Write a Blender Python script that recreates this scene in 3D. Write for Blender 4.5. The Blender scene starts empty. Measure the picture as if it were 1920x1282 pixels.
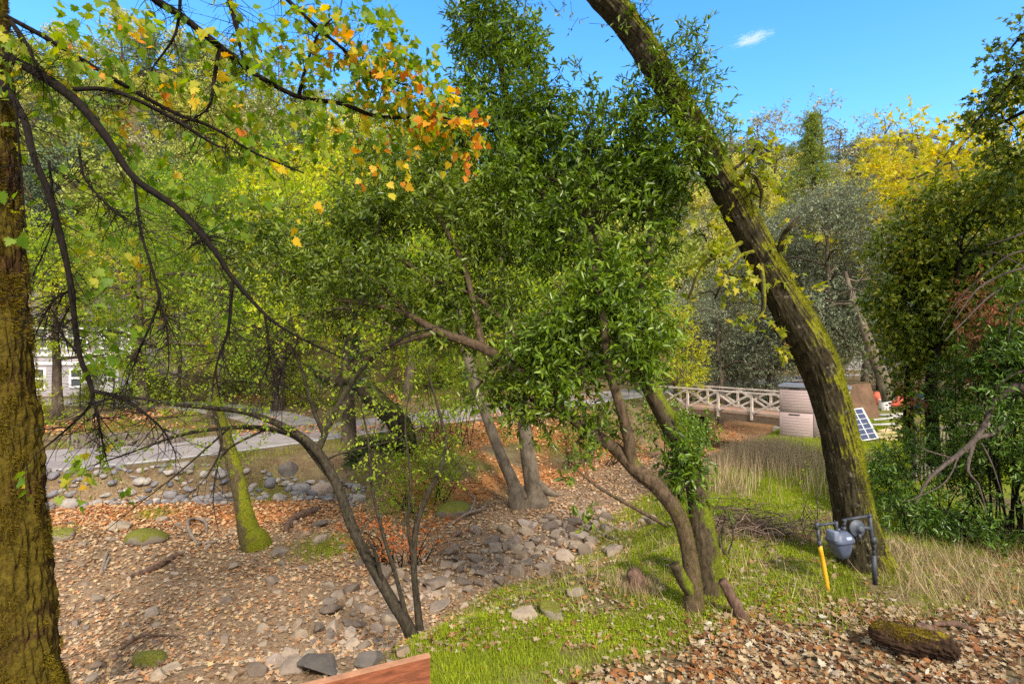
import bpy, bmesh, math
import numpy as np
from mathutils import Vector

# ------------------------------------------------------------------ camera, sky, sun, exposure
CAMZ = 3.5
FPX = 1000.0
HOR = 641.0
sc = bpy.context.scene
col = sc.collection
cam_data = bpy.data.cameras.new('camera')
cam_data.sensor_width = 36.0
cam_data.lens = 36.0 * FPX / 1920.0
cam_data.clip_start = 0.05
cam_data.clip_end = 6000.0
cam = bpy.data.objects.new('camera', cam_data)
cam.location = (0, 0, CAMZ)
cam.rotation_euler = (math.radians(90), 0, 0)
col.objects.link(cam)
sc.camera = cam

SUN_AZ, SUN_EL = math.radians(158), math.radians(41)   # azimuth from +Y towards +X
world = bpy.data.worlds.new('World')
sc.world = world
world.use_nodes = True
wn = world.node_tree
for n in list(wn.nodes):
    wn.nodes.remove(n)
w_out = wn.nodes.new('ShaderNodeOutputWorld')
w_bg = wn.nodes.new('ShaderNodeBackground')
w_sky = wn.nodes.new('ShaderNodeTexSky')
w_sky.sky_type = 'NISHITA'
w_sky.sun_disc = False
w_sky.sun_elevation = SUN_EL
w_sky.sun_rotation = SUN_AZ
w_sky.altitude = 200
w_sky.air_density = 1.0
w_sky.dust_density = 0.2
w_sky.ozone_density = 1.6
w_hs = wn.nodes.new('ShaderNodeHueSaturation')
w_hs.inputs['Saturation'].default_value = 1.34
w_hs.inputs['Hue'].default_value = 0.501
wn.links.new(w_sky.outputs[0], w_hs.inputs['Color'])
# unseen bright cloud added overhead and behind camera to whiten fill light, blue ahead
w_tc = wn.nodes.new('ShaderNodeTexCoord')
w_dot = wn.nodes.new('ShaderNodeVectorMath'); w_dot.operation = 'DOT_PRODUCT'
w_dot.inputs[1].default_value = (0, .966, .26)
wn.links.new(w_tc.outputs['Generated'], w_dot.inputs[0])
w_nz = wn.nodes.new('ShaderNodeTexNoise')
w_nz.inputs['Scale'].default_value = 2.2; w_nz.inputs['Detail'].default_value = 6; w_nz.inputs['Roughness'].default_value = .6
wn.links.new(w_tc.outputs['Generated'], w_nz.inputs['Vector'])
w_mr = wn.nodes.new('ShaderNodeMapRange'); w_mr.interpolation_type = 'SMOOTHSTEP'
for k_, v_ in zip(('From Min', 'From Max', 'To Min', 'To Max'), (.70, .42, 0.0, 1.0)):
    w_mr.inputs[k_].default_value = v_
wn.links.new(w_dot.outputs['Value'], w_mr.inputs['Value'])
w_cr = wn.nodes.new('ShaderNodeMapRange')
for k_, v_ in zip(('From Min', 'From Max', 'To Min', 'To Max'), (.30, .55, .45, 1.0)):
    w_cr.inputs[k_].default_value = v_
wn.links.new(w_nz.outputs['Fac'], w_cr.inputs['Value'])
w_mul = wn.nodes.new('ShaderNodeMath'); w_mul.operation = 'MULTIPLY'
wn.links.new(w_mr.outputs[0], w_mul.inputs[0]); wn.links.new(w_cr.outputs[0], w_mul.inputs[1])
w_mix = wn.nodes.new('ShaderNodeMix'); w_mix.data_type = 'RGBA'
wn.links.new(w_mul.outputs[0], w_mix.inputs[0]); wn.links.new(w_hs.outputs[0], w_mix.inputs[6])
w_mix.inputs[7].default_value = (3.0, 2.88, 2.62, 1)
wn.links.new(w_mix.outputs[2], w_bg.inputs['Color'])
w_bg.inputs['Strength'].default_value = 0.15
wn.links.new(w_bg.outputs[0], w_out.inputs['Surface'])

sun_data = bpy.data.lights.new('sun', 'SUN')
sun_data.energy = 2.0
sun_data.angle = math.radians(9)
sun_data.color = (1.0, 0.90, 0.74)
sun = bpy.data.objects.new('sun', sun_data)
sd = Vector((math.sin(SUN_AZ) * math.cos(SUN_EL), math.cos(SUN_AZ) * math.cos(SUN_EL), math.sin(SUN_EL)))
sun.rotation_euler = sd.to_track_quat('Z', 'Y').to_euler()
sun.location = (20, -10, 40)
col.objects.link(sun)

sc.view_settings.view_transform = 'Standard'
sc.view_settings.look = 'None'
sc.view_settings.gamma = 1.0
sc.view_settings.exposure = 1.56
cy = sc.cycles
cy.max_bounces = 6
cy.diffuse_bounces = 4
cy.glossy_bounces = 2
cy.transmission_bounces = 3
cy.transparent_max_bounces = 4
cy.volume_bounces = 0
cy.use_denoising = False
cy.caustics_reflective = False
cy.caustics_refractive = False

rng = np.random.default_rng(11)

# ------------------------------------------------------------------ numeric helpers
def P(u, v, Y):
    """point at photo position u,v (1920x1282) and depth Y metres"""
    return np.array([(u - 960.0) / FPX * Y, Y, CAMZ - (v - HOR) / FPX * Y])

def PP(pts):
    """list of (u,v,Y) -> array of points"""
    return np.array([P(*p) for p in pts])

def unit(a):
    a = np.asarray(a, float)
    return a / np.maximum(np.linalg.norm(a, axis=-1, keepdims=True), 1e-9)

def sstep(a, b, x):
    t = np.clip((x - a) / (b - a), 0, 1)
    return t * t * (3 - 2 * t)

def _hash(ix, iy, iz):
    h = (ix.astype(np.int64) * 374761393 + iy.astype(np.int64) * 668265263 + iz.astype(np.int64) * 2147483647 * 3 + 1013904223) & 0xffffffff
    h = ((h ^ (h >> 13)) * 1274126177) & 0xffffffff
    h = ((h ^ (h >> 16)) * 2246822519) & 0xffffffff
    h = h ^ (h >> 15)
    return (h & 0xffff) / 65535.0

def vnoise(p):
    """value noise in -1..1 at points (...,3)"""
    p = np.asarray(p, float)
    i = np.floor(p).astype(np.int64)
    f = p - i
    f = f * f * (3 - 2 * f)
    out = 0
    for dx in (0, 1):
        wx = f[..., 0] if dx else 1 - f[..., 0]
        for dy in (0, 1):
            wy = f[..., 1] if dy else 1 - f[..., 1]
            for dz in (0, 1):
                wz = f[..., 2] if dz else 1 - f[..., 2]
                out = out + wx * wy * wz * _hash(i[..., 0] + dx, i[..., 1] + dy, i[..., 2] + dz)
    return out * 2 - 1

def fbm(p, octv=3, lac=2.1, gain=0.5):
    p = np.asarray(p, float)
    a, s, t = 1.0, 0.0, 0.0
    for k in range(octv):
        s = s + a * vnoise(p * lac ** k + 17.3 * k)
        t += a
        a *= gain
    return s / t

def n2(x, y, sc_, octv=3, off=0.0):
    x, y = np.broadcast_arrays(np.asarray(x, float), np.asarray(y, float))
    return fbm(np.stack([x * sc_ + off, y * sc_ - off, np.full(x.shape, 3.7 + off)], -1), octv)

def spline(ctrl, n):
    """Catmull-Rom through ctrl (k,d) -> n points"""
    c = np.asarray(ctrl, float)
    k = len(c)
    if k == 2:
        t = np.linspace(0, 1, n)[:, None]
        return c[0] * (1 - t) + c[1] * t
    e = np.vstack([2 * c[0] - c[1], c, 2 * c[-1] - c[-2]])
    ts = np.linspace(0, k - 1, n)
    i = np.minimum(ts.astype(int), k - 2)
    t = (ts - i)[:, None]
    p0, p1, p2, p3 = e[i], e[i + 1], e[i + 2], e[i + 3]
    return 0.5 * (2 * p1 + (p2 - p0) * t + (2 * p0 - 5 * p1 + 4 * p2 - p3) * t ** 2 + (3 * p1 - p0 - 3 * p2 + p3) * t ** 3)

# ------------------------------------------------------------------ mesh helpers
def mesh_data(name, pieces, mats, smooth=True, attrs=None, mat_idx=None):
    """pieces: list of (V, F) or (V, F, matindex); F is an int array (n,k) or list of such"""
    Vs, loops, sizes, midx = [], [], [], []
    off = 0
    for pc in pieces:
        V, F = pc[0], pc[1]
        mi = pc[2] if len(pc) > 2 else 0
        if len(V) == 0:
            continue
        for f in (F if isinstance(F, list) else [F]):
            f = np.asarray(f)
            if f.size == 0:
                continue
            loops.append((f + off).ravel())
            sizes.append(np.full(len(f), f.shape[1], np.int32))
            midx.append(np.full(len(f), mi, np.int32))
        Vs.append(np.asarray(V, float))
        off += len(V)
    V = np.concatenate(Vs); L = np.concatenate(loops).astype(np.int32); S = np.concatenate(sizes); M = np.concatenate(midx)
    me = bpy.data.meshes.new(name)
    me.vertices.add(len(V)); me.loops.add(len(L)); me.polygons.add(len(S))
    me.vertices.foreach_set('co', V.astype(np.float32).ravel())
    me.loops.foreach_set('vertex_index', L)
    st = np.concatenate([[0], np.cumsum(S)[:-1]]).astype(np.int32)
    me.polygons.foreach_set('loop_start', st)
    try:
        me.polygons.foreach_set('loop_total', S)
    except Exception:
        pass
    me.polygons.foreach_set('material_index', M)
    me.polygons.foreach_set('use_smooth', np.full(len(S), smooth, bool))
    for m in (mats if isinstance(mats, (list, tuple)) else [mats]):
        me.materials.append(m)
    if attrs:
        for k, a in attrs.items():
            at = me.attributes.new(k, 'FLOAT', 'POINT')
            at.data.foreach_set('value', np.asarray(a, np.float32))
    me.update(calc_edges=True)
    return me

def tag(o, label=None, cat=None, group=None, kind=None):
    if label: o['label'] = label
    if cat: o['category'] = cat
    if group: o['group'] = group
    if kind: o['kind'] = kind
    return o

def thing(name, label, cat, loc=(0, 0, 0), group=None, kind=None, rz=0.0):
    o = bpy.data.objects.new(name, None)
    o.empty_display_size = 0.1
    o.location = tuple(float(a) for a in loc)
    o.rotation_euler = (0, 0, rz)
    col.objects.link(o)
    return tag(o, label, cat, group, kind)

def root_loc(o):
    l = Vector((0, 0, 0))
    while o is not None:
        l = l + o.location
        o = o.parent
    return np.array(l)

STUFF_PARTS = ('moss', 'twigs', 'leaf_twigs', 'branches', 'upper_branches', 'shoots', 'leaves', 'hanging_twigs', 'sticks', 'crown', 'upper_crown', 'stems', 'dead_grass')
def part(name, parent, pieces, mats, smooth=True, local=False):
    """mesh part; pieces given in world coordinates unless local"""
    if parent is not None and not local:
        l = root_loc(parent)
        pieces = [(np.asarray(p[0], float) - l,) + tuple(p[1:]) for p in pieces if len(p[0])]
    me = mesh_data(name, pieces, mats, smooth)
    o = bpy.data.objects.new(name, me)
    col.objects.link(o)
    if parent is not None:
        o.parent = parent
    if name in STUFF_PARTS:
        o['kind'] = 'stuff'
    return o

def solo(name, pieces, mats, label=None, cat=None, group=None, kind=None, loc=(0, 0, 0), smooth=True, attrs=None):
    """top-level single-mesh object, pieces in world coordinates, origin at loc"""
    l = np.asarray(loc, float)
    pieces = [(np.asarray(p[0], float) - l,) + tuple(p[1:]) for p in pieces if len(p[0])]
    me = mesh_data(name, pieces, mats, smooth, attrs)
    o = bpy.data.objects.new(name, me)
    o.location = tuple(l)
    col.objects.link(o)
    return tag(o, label, cat, group, kind)

def copy_tree(o, parent=None):
    c = o.copy()
    col.objects.link(c)
    if parent is not None:
        c.parent = parent
    for ch in list(o.children):
        copy_tree(ch, c)
    return c

def frames(pts):
    t = np.gradient(pts, axis=0)
    t = unit(t)
    n = np.zeros_like(pts)
    ref = np.array([1.0, 0, 0]) if abs(t[0][0]) < 0.8 else np.array([0, 1.0, 0])
    n[0] = unit(ref - t[0] * ref.dot(t[0]))
    for i in range(1, len(pts)):
        a = n[i - 1] - t[i] * n[i - 1].dot(t[i])
        n[i] = a / max(np.linalg.norm(a), 1e-9)
    b = np.cross(t, n)
    return t, n, b

def tube(pts, rad, sides=8, disp=None, cap=True):
    """tube along pts; disp(V, ang, s) -> radial offset multiplier"""
    pts = np.asarray(pts, float); m = len(pts)
    rad = np.broadcast_to(np.asarray(rad, float), (m,))
    t, n, b = frames(pts)
    a = np.linspace(0, 2 * np.pi, sides, endpoint=False)
    dirs = n[:, None, :] * np.cos(a)[None, :, None] + b[:, None, :] * np.sin(a)[None, :, None]
    r = rad[:, None] * np.ones(sides)[None]
    if disp is not None:
        s = np.concatenate([[0], np.cumsum(np.linalg.norm(np.diff(pts, axis=0), axis=1))])
        r = r * (1 + disp(dirs, s[:, None] * np.ones(sides)[None], rad[:, None], pts))
    V = (pts[:, None, :] + dirs * r[:, :, None]).reshape(-1, 3)
    i = np.arange(m - 1)[:, None] * sides; j = np.arange(sides)[None]; k = (j + 1) % sides
    F = np.stack([i + j, i + k, i + sides + k, i + sides + j], -1).reshape(-1, 4)
    if cap:
        V = np.vstack([V, pts[0], pts[-1]])
        c0, c1 = len(V) - 2, len(V) - 1
        j = np.arange(sides); k = (j + 1) % sides
        T = np.vstack([np.stack([np.full(sides, c0), k, j], -1), np.stack([np.full(sides, c1), (m - 1) * sides + j, (m - 1) * sides + k], -1)])
        return V, [F, T]
    return V, F

def prisms(S, E, r0, r1):
    """many 3-sided twigs from S to E"""
    S = np.asarray(S, float); E = np.asarray(E, float)
    n = len(S)
    if n == 0:
        return np.zeros((0, 3)), np.zeros((0, 4), int)
    t = unit(E - S)
    ref = np.where(np.abs(t[:, 2:3]) < 0.9, np.array([[0, 0, 1.0]]), np.array([[1.0, 0, 0]]))
    a = unit(np.cross(t, ref)); b = np.cross(t, a)
    V = np.zeros((n, 6, 3))
    r0 = np.broadcast_to(r0, (n,))[:, None]; r1 = np.broadcast_to(r1, (n,))[:, None]
    for k in range(3):
        d = a * math.cos(k * 2.0944) + b * math.sin(k * 2.0944)
        V[:, k] = S + d * r0
        V[:, 3 + k] = E + d * r1
    o = np.arange(n)[:, None] * 6
    F = np.concatenate([o + np.array([[k, (k + 1) % 3, 3 + (k + 1) % 3, 3 + k]]) for k in range(3)])
    return V.reshape(-1, 3), F

def box(c, s, rz=0.0, tilt=None):
    """box centre c, full size s"""
    x, y, z = np.array(s) / 2.0
    V = np.array([[i, j, k] for k in (-z, z) for j in (-y, y) for i in (-x, x)], float)
    F = np.array([[0, 2, 3, 1], [4, 5, 7, 6], [0, 1, 5, 4], [2, 6, 7, 3], [0, 4, 6, 2], [1, 3, 7, 5]])
    if tilt is not None:
        V = V @ np.asarray(tilt).T
    if rz:
        R = np.array([[math.cos(rz), -math.sin(rz), 0], [math.sin(rz), math.cos(rz), 0], [0, 0, 1]])
        V = V @ R.T
    return V + np.asarray(c, float), F

def beam(a, b, w, h, up=(0, 0, 1)):
    """rectangular bar from a to b, w across, h along up"""
    a = np.asarray(a, float); b = np.asarray(b, float)
    t = unit(b - a); up = np.asarray(up, float)
    s = unit(np.cross(t, up)); u = np.cross(s, t)
    V = []
    for p in (a, b):
        for i, j in ((-1, -1), (1, -1), (1, 1), (-1, 1)):
            V.append(p + s * w / 2 * i + u * h / 2 * j)
    F = np.array([[0, 1, 2, 3], [7, 6, 5, 4], [0, 4, 5, 1], [1, 5, 6, 2], [2, 6, 7, 3], [3, 7, 4, 0]])
    return np.array(V), F

def bm_piece(bm):
    bm.verts.index_update()
    V = np.array([v.co[:] for v in bm.verts])
    by = {}
    for f in bm.faces:
        by.setdefault(len(f.verts), []).append([v.index for v in f.verts])
    bm.free()
    return V, [np.array(x) for x in by.values()]

def bev_box(c, s, r, seg=2, R=None):
    bm = bmesh.new()
    bmesh.ops.create_cube(bm, size=1.0)
    for v in bm.verts:
        v.co.x *= s[0]; v.co.y *= s[1]; v.co.z *= s[2]
    bmesh.ops.bevel(bm, geom=bm.edges[:] , offset=r, segments=seg, affect='EDGES', profile=0.5)
    V, F = bm_piece(bm)
    if R is not None:
        V = V @ np.asarray(R).T
    return V + np.asarray(c, float), F

def rotz(a):
    return np.array([[math.cos(a), -math.sin(a), 0], [math.sin(a), math.cos(a), 0], [0, 0, 1.0]])

def rotx(a):
    return np.array([[1.0, 0, 0], [0, math.cos(a), -math.sin(a)], [0, math.sin(a), math.cos(a)]])

def roty(a):
    return np.array([[math.cos(a), 0, math.sin(a)], [0, 1.0, 0], [-math.sin(a), 0, math.cos(a)]])

# ------------------------------------------------------------------ leaves
def tri_fan(outline, zc=0.0):
    n = len(outline)
    V = np.vstack([outline, [[np.mean(outline[:, 0]), 0, zc]]])
    F = np.array([[n, i, (i + 1) % n] for i in range(n)])
    return V, F

T_DIAMOND = (np.array([[0, 0, 0], [.45, -.24, .07], [1, 0, -.03], [.45, .24, .07]], float), np.array([[0, 1, 2], [0, 2, 3]]))
T_LANCE = (np.array([[0, 0, 0], [.3, -.13, .035], [.68, -.11, .02], [1, 0, -.07], [.68, .11, .02], [.3, .13, .035]], float),
           np.array([[0, 1, 2, 3], [0, 3, 4, 5]]))
T_BLADE = (np.array([[0, -.05, 0], [0, .05, 0], [.55, .035, .06], [.55, -.035, .06], [1, 0, -.02]], float), None)
T_OVAL = (np.array([[0, 0, 0], [.25, -.22, .06], [.65, -.24, .04], [1, 0, -.06], [.65, .24, .04], [.25, .22, .06]], float),
          np.array([[0, 1, 2, 3], [0, 3, 4, 5]]))
_mo = np.array([[0.0, -.03], [.02, -.16], [-.06, -.38], [.14, -.30], [.22, -.50], [.36, -.38], [.52, -.46], [.50, -.26], [.62, -.20], [.72, -.24], [.80, -.10], [1.0, 0]])
_mo = np.vstack([_mo, _mo[-2::-1] * [1, -1]])
_mz = 0.10 * np.abs(_mo[:, 1]) * 1.2 - 0.12 * _mo[:, 0] ** 2
T_MAPLE = tri_fan(np.column_stack([_mo, _mz]), -0.02)
_so = np.array([[0.0, -.03], [-.02, -.36], [.26, -.24], [.46, -.44], [.52, -.16], [1.0, 0]])
_so = np.vstack([_so, _so[-2::-1] * [1, -1]])
T_STAR = tri_fan(np.column_stack([_so, 0.15 * np.abs(_so[:, 1]) - 0.1 * _so[:, 0] ** 2]), 0.0)
_co = T_MAPLE[0].copy()
_co[:, 2] = 0.35 * np.abs(_co[:, 1]) ** 1.0 + 0.25 * (_co[:, 0] - .4) ** 2
T_CURL = (_co, T_MAPLE[1])
T_CHIP = (np.array([[0, 0, 0], [.3, -.3, .12], [.75, -.26, .1], [1, 0, .05], [.7, .28, .16], [.25, .3, .1]], float),
          np.array([[0, 1, 2, 3], [0, 3, 4, 5]]))

def place(tmpl, pos, d, nrm, size, wid=1.0):
    """copies of a leaf template: d = length direction, nrm = face normal"""
    TV, TF = tmpl
    d = unit(d)
    nrm = unit(nrm - d * np.sum(nrm * d, 1, keepdims=True))
    s = np.cross(nrm, d)
    size = np.broadcast_to(size, (len(pos),))
    wid = np.broadcast_to(wid, (len(pos),))
    V = (pos[:, None, :] + size[:, None, None] * (TV[None, :, 0:1] * d[:, None, :] + TV[None, :, 1:2] * s[:, None, :] * wid[:, None, None] + TV[None, :, 2:3] * nrm[:, None, :]))
    F = (np.arange(len(pos)) * len(TV))[:, None, None] + TF[None]
    return V.reshape(-1, 3), F.reshape(-1, TF.shape[1])

def rand_unit(n):
    return unit(rng.normal(size=(n, 3)))

def ell_points(c, r, n, bias=0.45, gap=0.0, gscale=1.0):
    """points inside an ellipsoid, more towards its skin, with noise gaps; returns pos, outward dir"""
    d = rand_unit(n)
    q = rng.random(n) ** bias
    r = np.asarray(r, float)
    r2 = r * (1 + 0.28 * fbm(d * 1.7 + np.asarray(c) * 0.7, 2)[:, None])
    pos = np.asarray(c) + d * q[:, None] * r2
    if gap > -1:
        keep = fbm(pos * gscale, 2) > gap
        pos, d = pos[keep], d[keep]
    return pos, unit(d / r)

def sprays(pos, d, K, twig, leaf, tmpl, droop=0.15, flat=0.8, jit=0.36, wid=1.0):
    """K leaves along a twig at every pos"""
    n = len(pos)
    sd = unit(d * 0.7 + rand_unit(n) * 0.75 + np.array([0, 0, -droop]))
    t = np.tile(np.linspace(0.1, 1, K), n) + rng.normal(0, .06, n * K)
    S = np.repeat(sd, K, 0)
    tl = np.repeat(twig * rng.uniform(.6, 1.3, n), K)
    p = np.repeat(pos, K, 0) + S * (t * tl)[:, None] + rng.normal(0, 0.02 * twig, (n * K, 3))
    ld = unit(S * 0.55 + rand_unit(n * K) * 0.9 + np.array([0, 0, -droop]))
    nr = rand_unit(n * K) * (1 - flat) + np.array([0.15, -0.12, 1.0]) * flat + rng.normal(0, .35, (n * K, 3))
    sz = leaf * rng.uniform(1 - jit * 1.6, 1 + jit, n * K)
    V, F = place(tmpl, p, ld, nr, sz, wid)
    return (V, F), (pos - sd * twig * 0.6, pos + sd * twig)

# ------------------------------------------------------------------ materials
def new_mat(name):
    m = bpy.data.materials.new(name)
    m.use_nodes = True
    nt = m.node_tree
    for n in list(nt.nodes):
        nt.nodes.remove(n)
    out = nt.nodes.new('ShaderNodeOutputMaterial')
    return m, nt, out

def N(nt, typ, **kw):
    n = nt.nodes.new(typ)
    for k, v in kw.items():
        setattr(n, k, v)
    return n

def setin(n, **kw):
    for k, v in kw.items():
        n.inputs[k.replace('_', ' ')].default_value = v

def ramp(nt, fac, stops, interp='LINEAR'):
    r = N(nt, 'ShaderNodeValToRGB')
    r.color_ramp.interpolation = interp
    el = r.color_ramp.elements
    while len(el) > 1:
        el.remove(el[-1])
    el[0].position = stops[0][0]; el[0].color = tuple(stops[0][1]) + (1,)
    for p, c in stops[1:]:
        e = el.new(p); e.color = tuple(c) + (1,)
    if fac is not None:
        nt.links.new(fac, r.inputs['Fac'])
    return r

def math_(nt, op, a, b=None, clamp=False):
    m = N(nt, 'ShaderNodeMath', operation=op)
    m.use_clamp = clamp
    for i, x in enumerate((a, b)):
        if x is None: continue
        if isinstance(x, (int, float)):
            m.inputs[i].default_value = x
        else:
            nt.links.new(x, m.inputs[i])
    return m.outputs[0]

def noise_tex(nt, scale, detail=4, rough=0.55, coord='Position', stretch=None):
    if coord == 'Position':
        g = N(nt, 'ShaderNodeNewGeometry').outputs['Position']
    else:
        g = N(nt, 'ShaderNodeTexCoord').outputs['Object']
    if stretch:
        mp = N(nt, 'ShaderNodeMapping')
        mp.inputs['Scale'].default_value = stretch
        nt.links.new(g, mp.inputs['Vector'])
        g = mp.outputs[0]
    t = N(nt, 'ShaderNodeTexNoise')
    setin(t, Scale=scale, Detail=detail, Roughness=rough)
    nt.links.new(g, t.inputs['Vector'])
    return t.outputs['Fac']

def mix_col(nt, fac, a, b, mode='MIX'):
    m = N(nt, 'ShaderNodeMix', data_type='RGBA', blend_type=mode)
    ins = [m.inputs[0], m.inputs[6], m.inputs[7]]
    for i, x in zip(ins, (fac, a, b)):
        if isinstance(x, (int, float)):
            i.default_value = x
        elif isinstance(x, (tuple, list)):
            i.default_value = tuple(x) + ((1,) if len(x) == 3 else ())
        else:
            nt.links.new(x, i)
    return m.outputs[2]

def leaf_mat(name, stops, trans=0.38, rough=0.45, clump=0.6, spec=0.35, wr=0.62, sat=1.0, objvar=0.0):
    """leaf: colour from per-leaf randomness and clump noise along the ramp"""
    m, nt, out = new_mat(name)
    g = N(nt, 'ShaderNodeNewGeometry')
    nz = noise_tex(nt, clump, 3, 0.6)
    f = math_(nt, 'ADD', math_(nt, 'MULTIPLY', g.outputs['Random Per Island'], wr), math_(nt, 'MULTIPLY', math_(nt, 'SUBTRACT', nz, 0.28), (1 - wr) * 2.2))
    if objvar:
        oi = N(nt, 'ShaderNodeObjectInfo')
        f = math_(nt, 'ADD', f, math_(nt, 'MULTIPLY', math_(nt, 'SUBTRACT', oi.outputs['Random'], 0.5), objvar))
    r = ramp(nt, math_(nt, 'MULTIPLY', f, 1.0, True), stops)
    p = N(nt, 'ShaderNodeBsdfPrincipled')
    setin(p, Roughness=rough)
    p.inputs['Specular IOR Level'].default_value = spec
    nt.links.new(r.outputs[0], p.inputs['Base Color'])
    tr = N(nt, 'ShaderNodeBsdfTranslucent')
    hs = N(nt, 'ShaderNodeHueSaturation')
    setin(hs, Saturation=1.1, Value=1.45)
    nt.links.new(r.outputs[0], hs.inputs['Color'])
    nt.links.new(hs.outputs[0], tr.inputs['Color'])
    mx = N(nt, 'ShaderNodeMixShader')
    mx.inputs[0].default_value = trans
    nt.links.new(p.outputs[0], mx.inputs[1]); nt.links.new(tr.outputs[0], mx.inputs[2])
    nt.links.new(mx.outputs[0], out.inputs['Surface'])
    return m

def bark_mat(name, c0, c1, scale=18, stretch=(1, 1, 0.25), moss=None, moss_dir=(0.6, -0.2, 0.7), moss_amt=0.0, bump=0.6, lichen=None, moss_dark=None):
    m, nt, out = new_mat(name)
    nz = noise_tex(nt, scale, 6, 0.65, stretch=stretch)
    r = ramp(nt, nz, [(0.28, c0), (0.5, [(a + b) / 2 for a, b in zip(c0, c1)]), (0.72, c1)])
    c = r.outputs[0]
    fine = noise_tex(nt, 55, 4, 0.7)
    if lichen is not None:
        lm = ramp(nt, noise_tex(nt, 9, 5, 0.7), [(0.58, (0, 0, 0)), (0.68, (1, 1, 1))])
        c = mix_col(nt, lm.outputs[0], c, lichen)
    if moss is not None:
        g = N(nt, 'ShaderNodeNewGeometry')
        vm = N(nt, 'ShaderNodeVectorMath', operation='DOT_PRODUCT')
        vm.inputs[1].default_value = Vector(moss_dir).normalized()
        nt.links.new(g.outputs['Normal'], vm.inputs[0])
        big = noise_tex(nt, 2.3, 5, 0.65)
        s = math_(nt, 'ADD', math_(nt, 'MULTIPLY', vm.outputs['Value'], 0.55), math_(nt, 'MULTIPLY', math_(nt, 'SUBTRACT', big, 0.5), 2.4))
        s = math_(nt, 'ADD', s, math_(nt, 'MULTIPLY', math_(nt, 'SUBTRACT', fine, 0.5), 0.8))
        s = math_(nt, 'ADD', s, moss_amt)
        mm = ramp(nt, s, [(0.25, (0, 0, 0)), (0.5, (1, 1, 1))])
        md = moss_dark or [a * 0.35 for a in moss]
        mc = ramp(nt, noise_tex(nt, 26, 5, 0.75), [(0.3, md), (0.55, moss), (0.75, [min(1, a * 1.6) for a in moss])])
        c = mix_col(nt, mm.outputs[0], c, mc.outputs[0])
    p = N(nt, 'ShaderNodeBsdfPrincipled')
    setin(p, Roughness=0.92)
    p.inputs['Specular IOR Level'].default_value = 0.15
    nt.links.new(c, p.inputs['Base Color'])
    b = N(nt, 'ShaderNodeBump')
    setin(b, Strength=bump, Distance=0.03)
    hsum = math_(nt, 'ADD', nz, math_(nt, 'MULTIPLY', fine, 0.5))
    nt.links.new(hsum, b.inputs['Height'])
    nt.links.new(b.outputs[0], p.inputs['Normal'])
    nt.links.new(p.outputs[0], out.inputs['Surface'])
    return m

def plain_mat(name, c, rough=0.7, var=0.25, scale=6, bump=0.15, spec=0.3, metal=0.0, stretch=None, bscale=40):
    m, nt, out = new_mat(name)
    nz = noise_tex(nt, scale, 5, 0.65, stretch=stretch)
    lo = [a * (1 - var) for a in c]; hi = [min(1, a * (1 + var)) for a in c]
    r = ramp(nt, nz, [(0.3, lo), (0.7, hi)])
    p = N(nt, 'ShaderNodeBsdfPrincipled')
    setin(p, Roughness=rough, Metallic=metal)
    p.inputs['Specular IOR Level'].default_value = spec
    nt.links.new(r.outputs[0], p.inputs['Base Color'])
    if bump:
        b = N(nt, 'ShaderNodeBump')
        setin(b, Strength=bump, Distance=0.01)
        nt.links.new(noise_tex(nt, bscale, 4, 0.6, stretch=stretch), b.inputs['Height'])
        nt.links.new(b.outputs[0], p.inputs['Normal'])
    nt.links.new(p.outputs[0], out.inputs['Surface'])
    return m

def island_mat(name, stops, rough=0.85, scale=14, var=0.35, spec=0.2, trans=0.0, objrand=False, bump=0.0):
    """colour per island (or per object) with speckle, for stones, litter, straw"""
    m, nt, out = new_mat(name)
    if objrand:
        src = N(nt, 'ShaderNodeObjectInfo').outputs['Random']
    else:
        src = N(nt, 'ShaderNodeNewGeometry').outputs['Random Per Island']
    r = ramp(nt, src, stops)
    nz = noise_tex(nt, scale, 6, 0.7)
    k = ramp(nt, nz, [(0.3, (1 - var,) * 3), (0.7, (1 + var * 0.6,) * 3)])
    c = mix_col(nt, 1.0, r.outputs[0], k.outputs[0], 'MULTIPLY')
    p = N(nt, 'ShaderNodeBsdfPrincipled')
    setin(p, Roughness=rough)
    p.inputs['Specular IOR Level'].default_value = spec
    nt.links.new(c, p.inputs['Base Color'])
    sh = p.outputs[0]
    if bump:
        b = N(nt, 'ShaderNodeBump')
        setin(b, Strength=bump, Distance=0.02)
        nt.links.new(nz, b.inputs['Height'])
        nt.links.new(b.outputs[0], p.inputs['Normal'])
    if trans:
        tr = N(nt, 'ShaderNodeBsdfTranslucent')
        nt.links.new(c, tr.inputs['Color'])
        mx = N(nt, 'ShaderNodeMixShader'); mx.inputs[0].default_value = trans
        nt.links.new(sh, mx.inputs[1]); nt.links.new(tr.outputs[0], mx.inputs[2])
        sh = mx.outputs[0]
    nt.links.new(sh, out.inputs['Surface'])
    return m

# ------------------------------------------------------------------ terrain
CREEK = np.array([(-60, -4), (-30, 5), (-16, 9.5), (-10, 11), (-6, 11.6), (-3.2, 11.5), (-0.5, 12.4), (2.0, 15.6), (5, 20), (8.8, 25), (12.5, 31), (20, 42), (30, 60)], float)
CW = np.array([4.5, 4.8, 5.0, 5.0, 4.8, 3.7, 2.6, 1.7, 1.6, 1.9, 1.9, 1.8, 1.6])
ROAD = np.array([(-60, -8), (-40, 4.5), (-25, 12.4), (-16.5, 17.1), (-12.4, 19.4), (-6.5, 25), (-1, 30.2), (6, 36), (14, 43), (32, 56), (60, 75)], float)
DRIVE = np.array([(-9.5, 24.0), (-13, 28), (-18, 31.2), (-24, 33), (-34, 34)], float)

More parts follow.
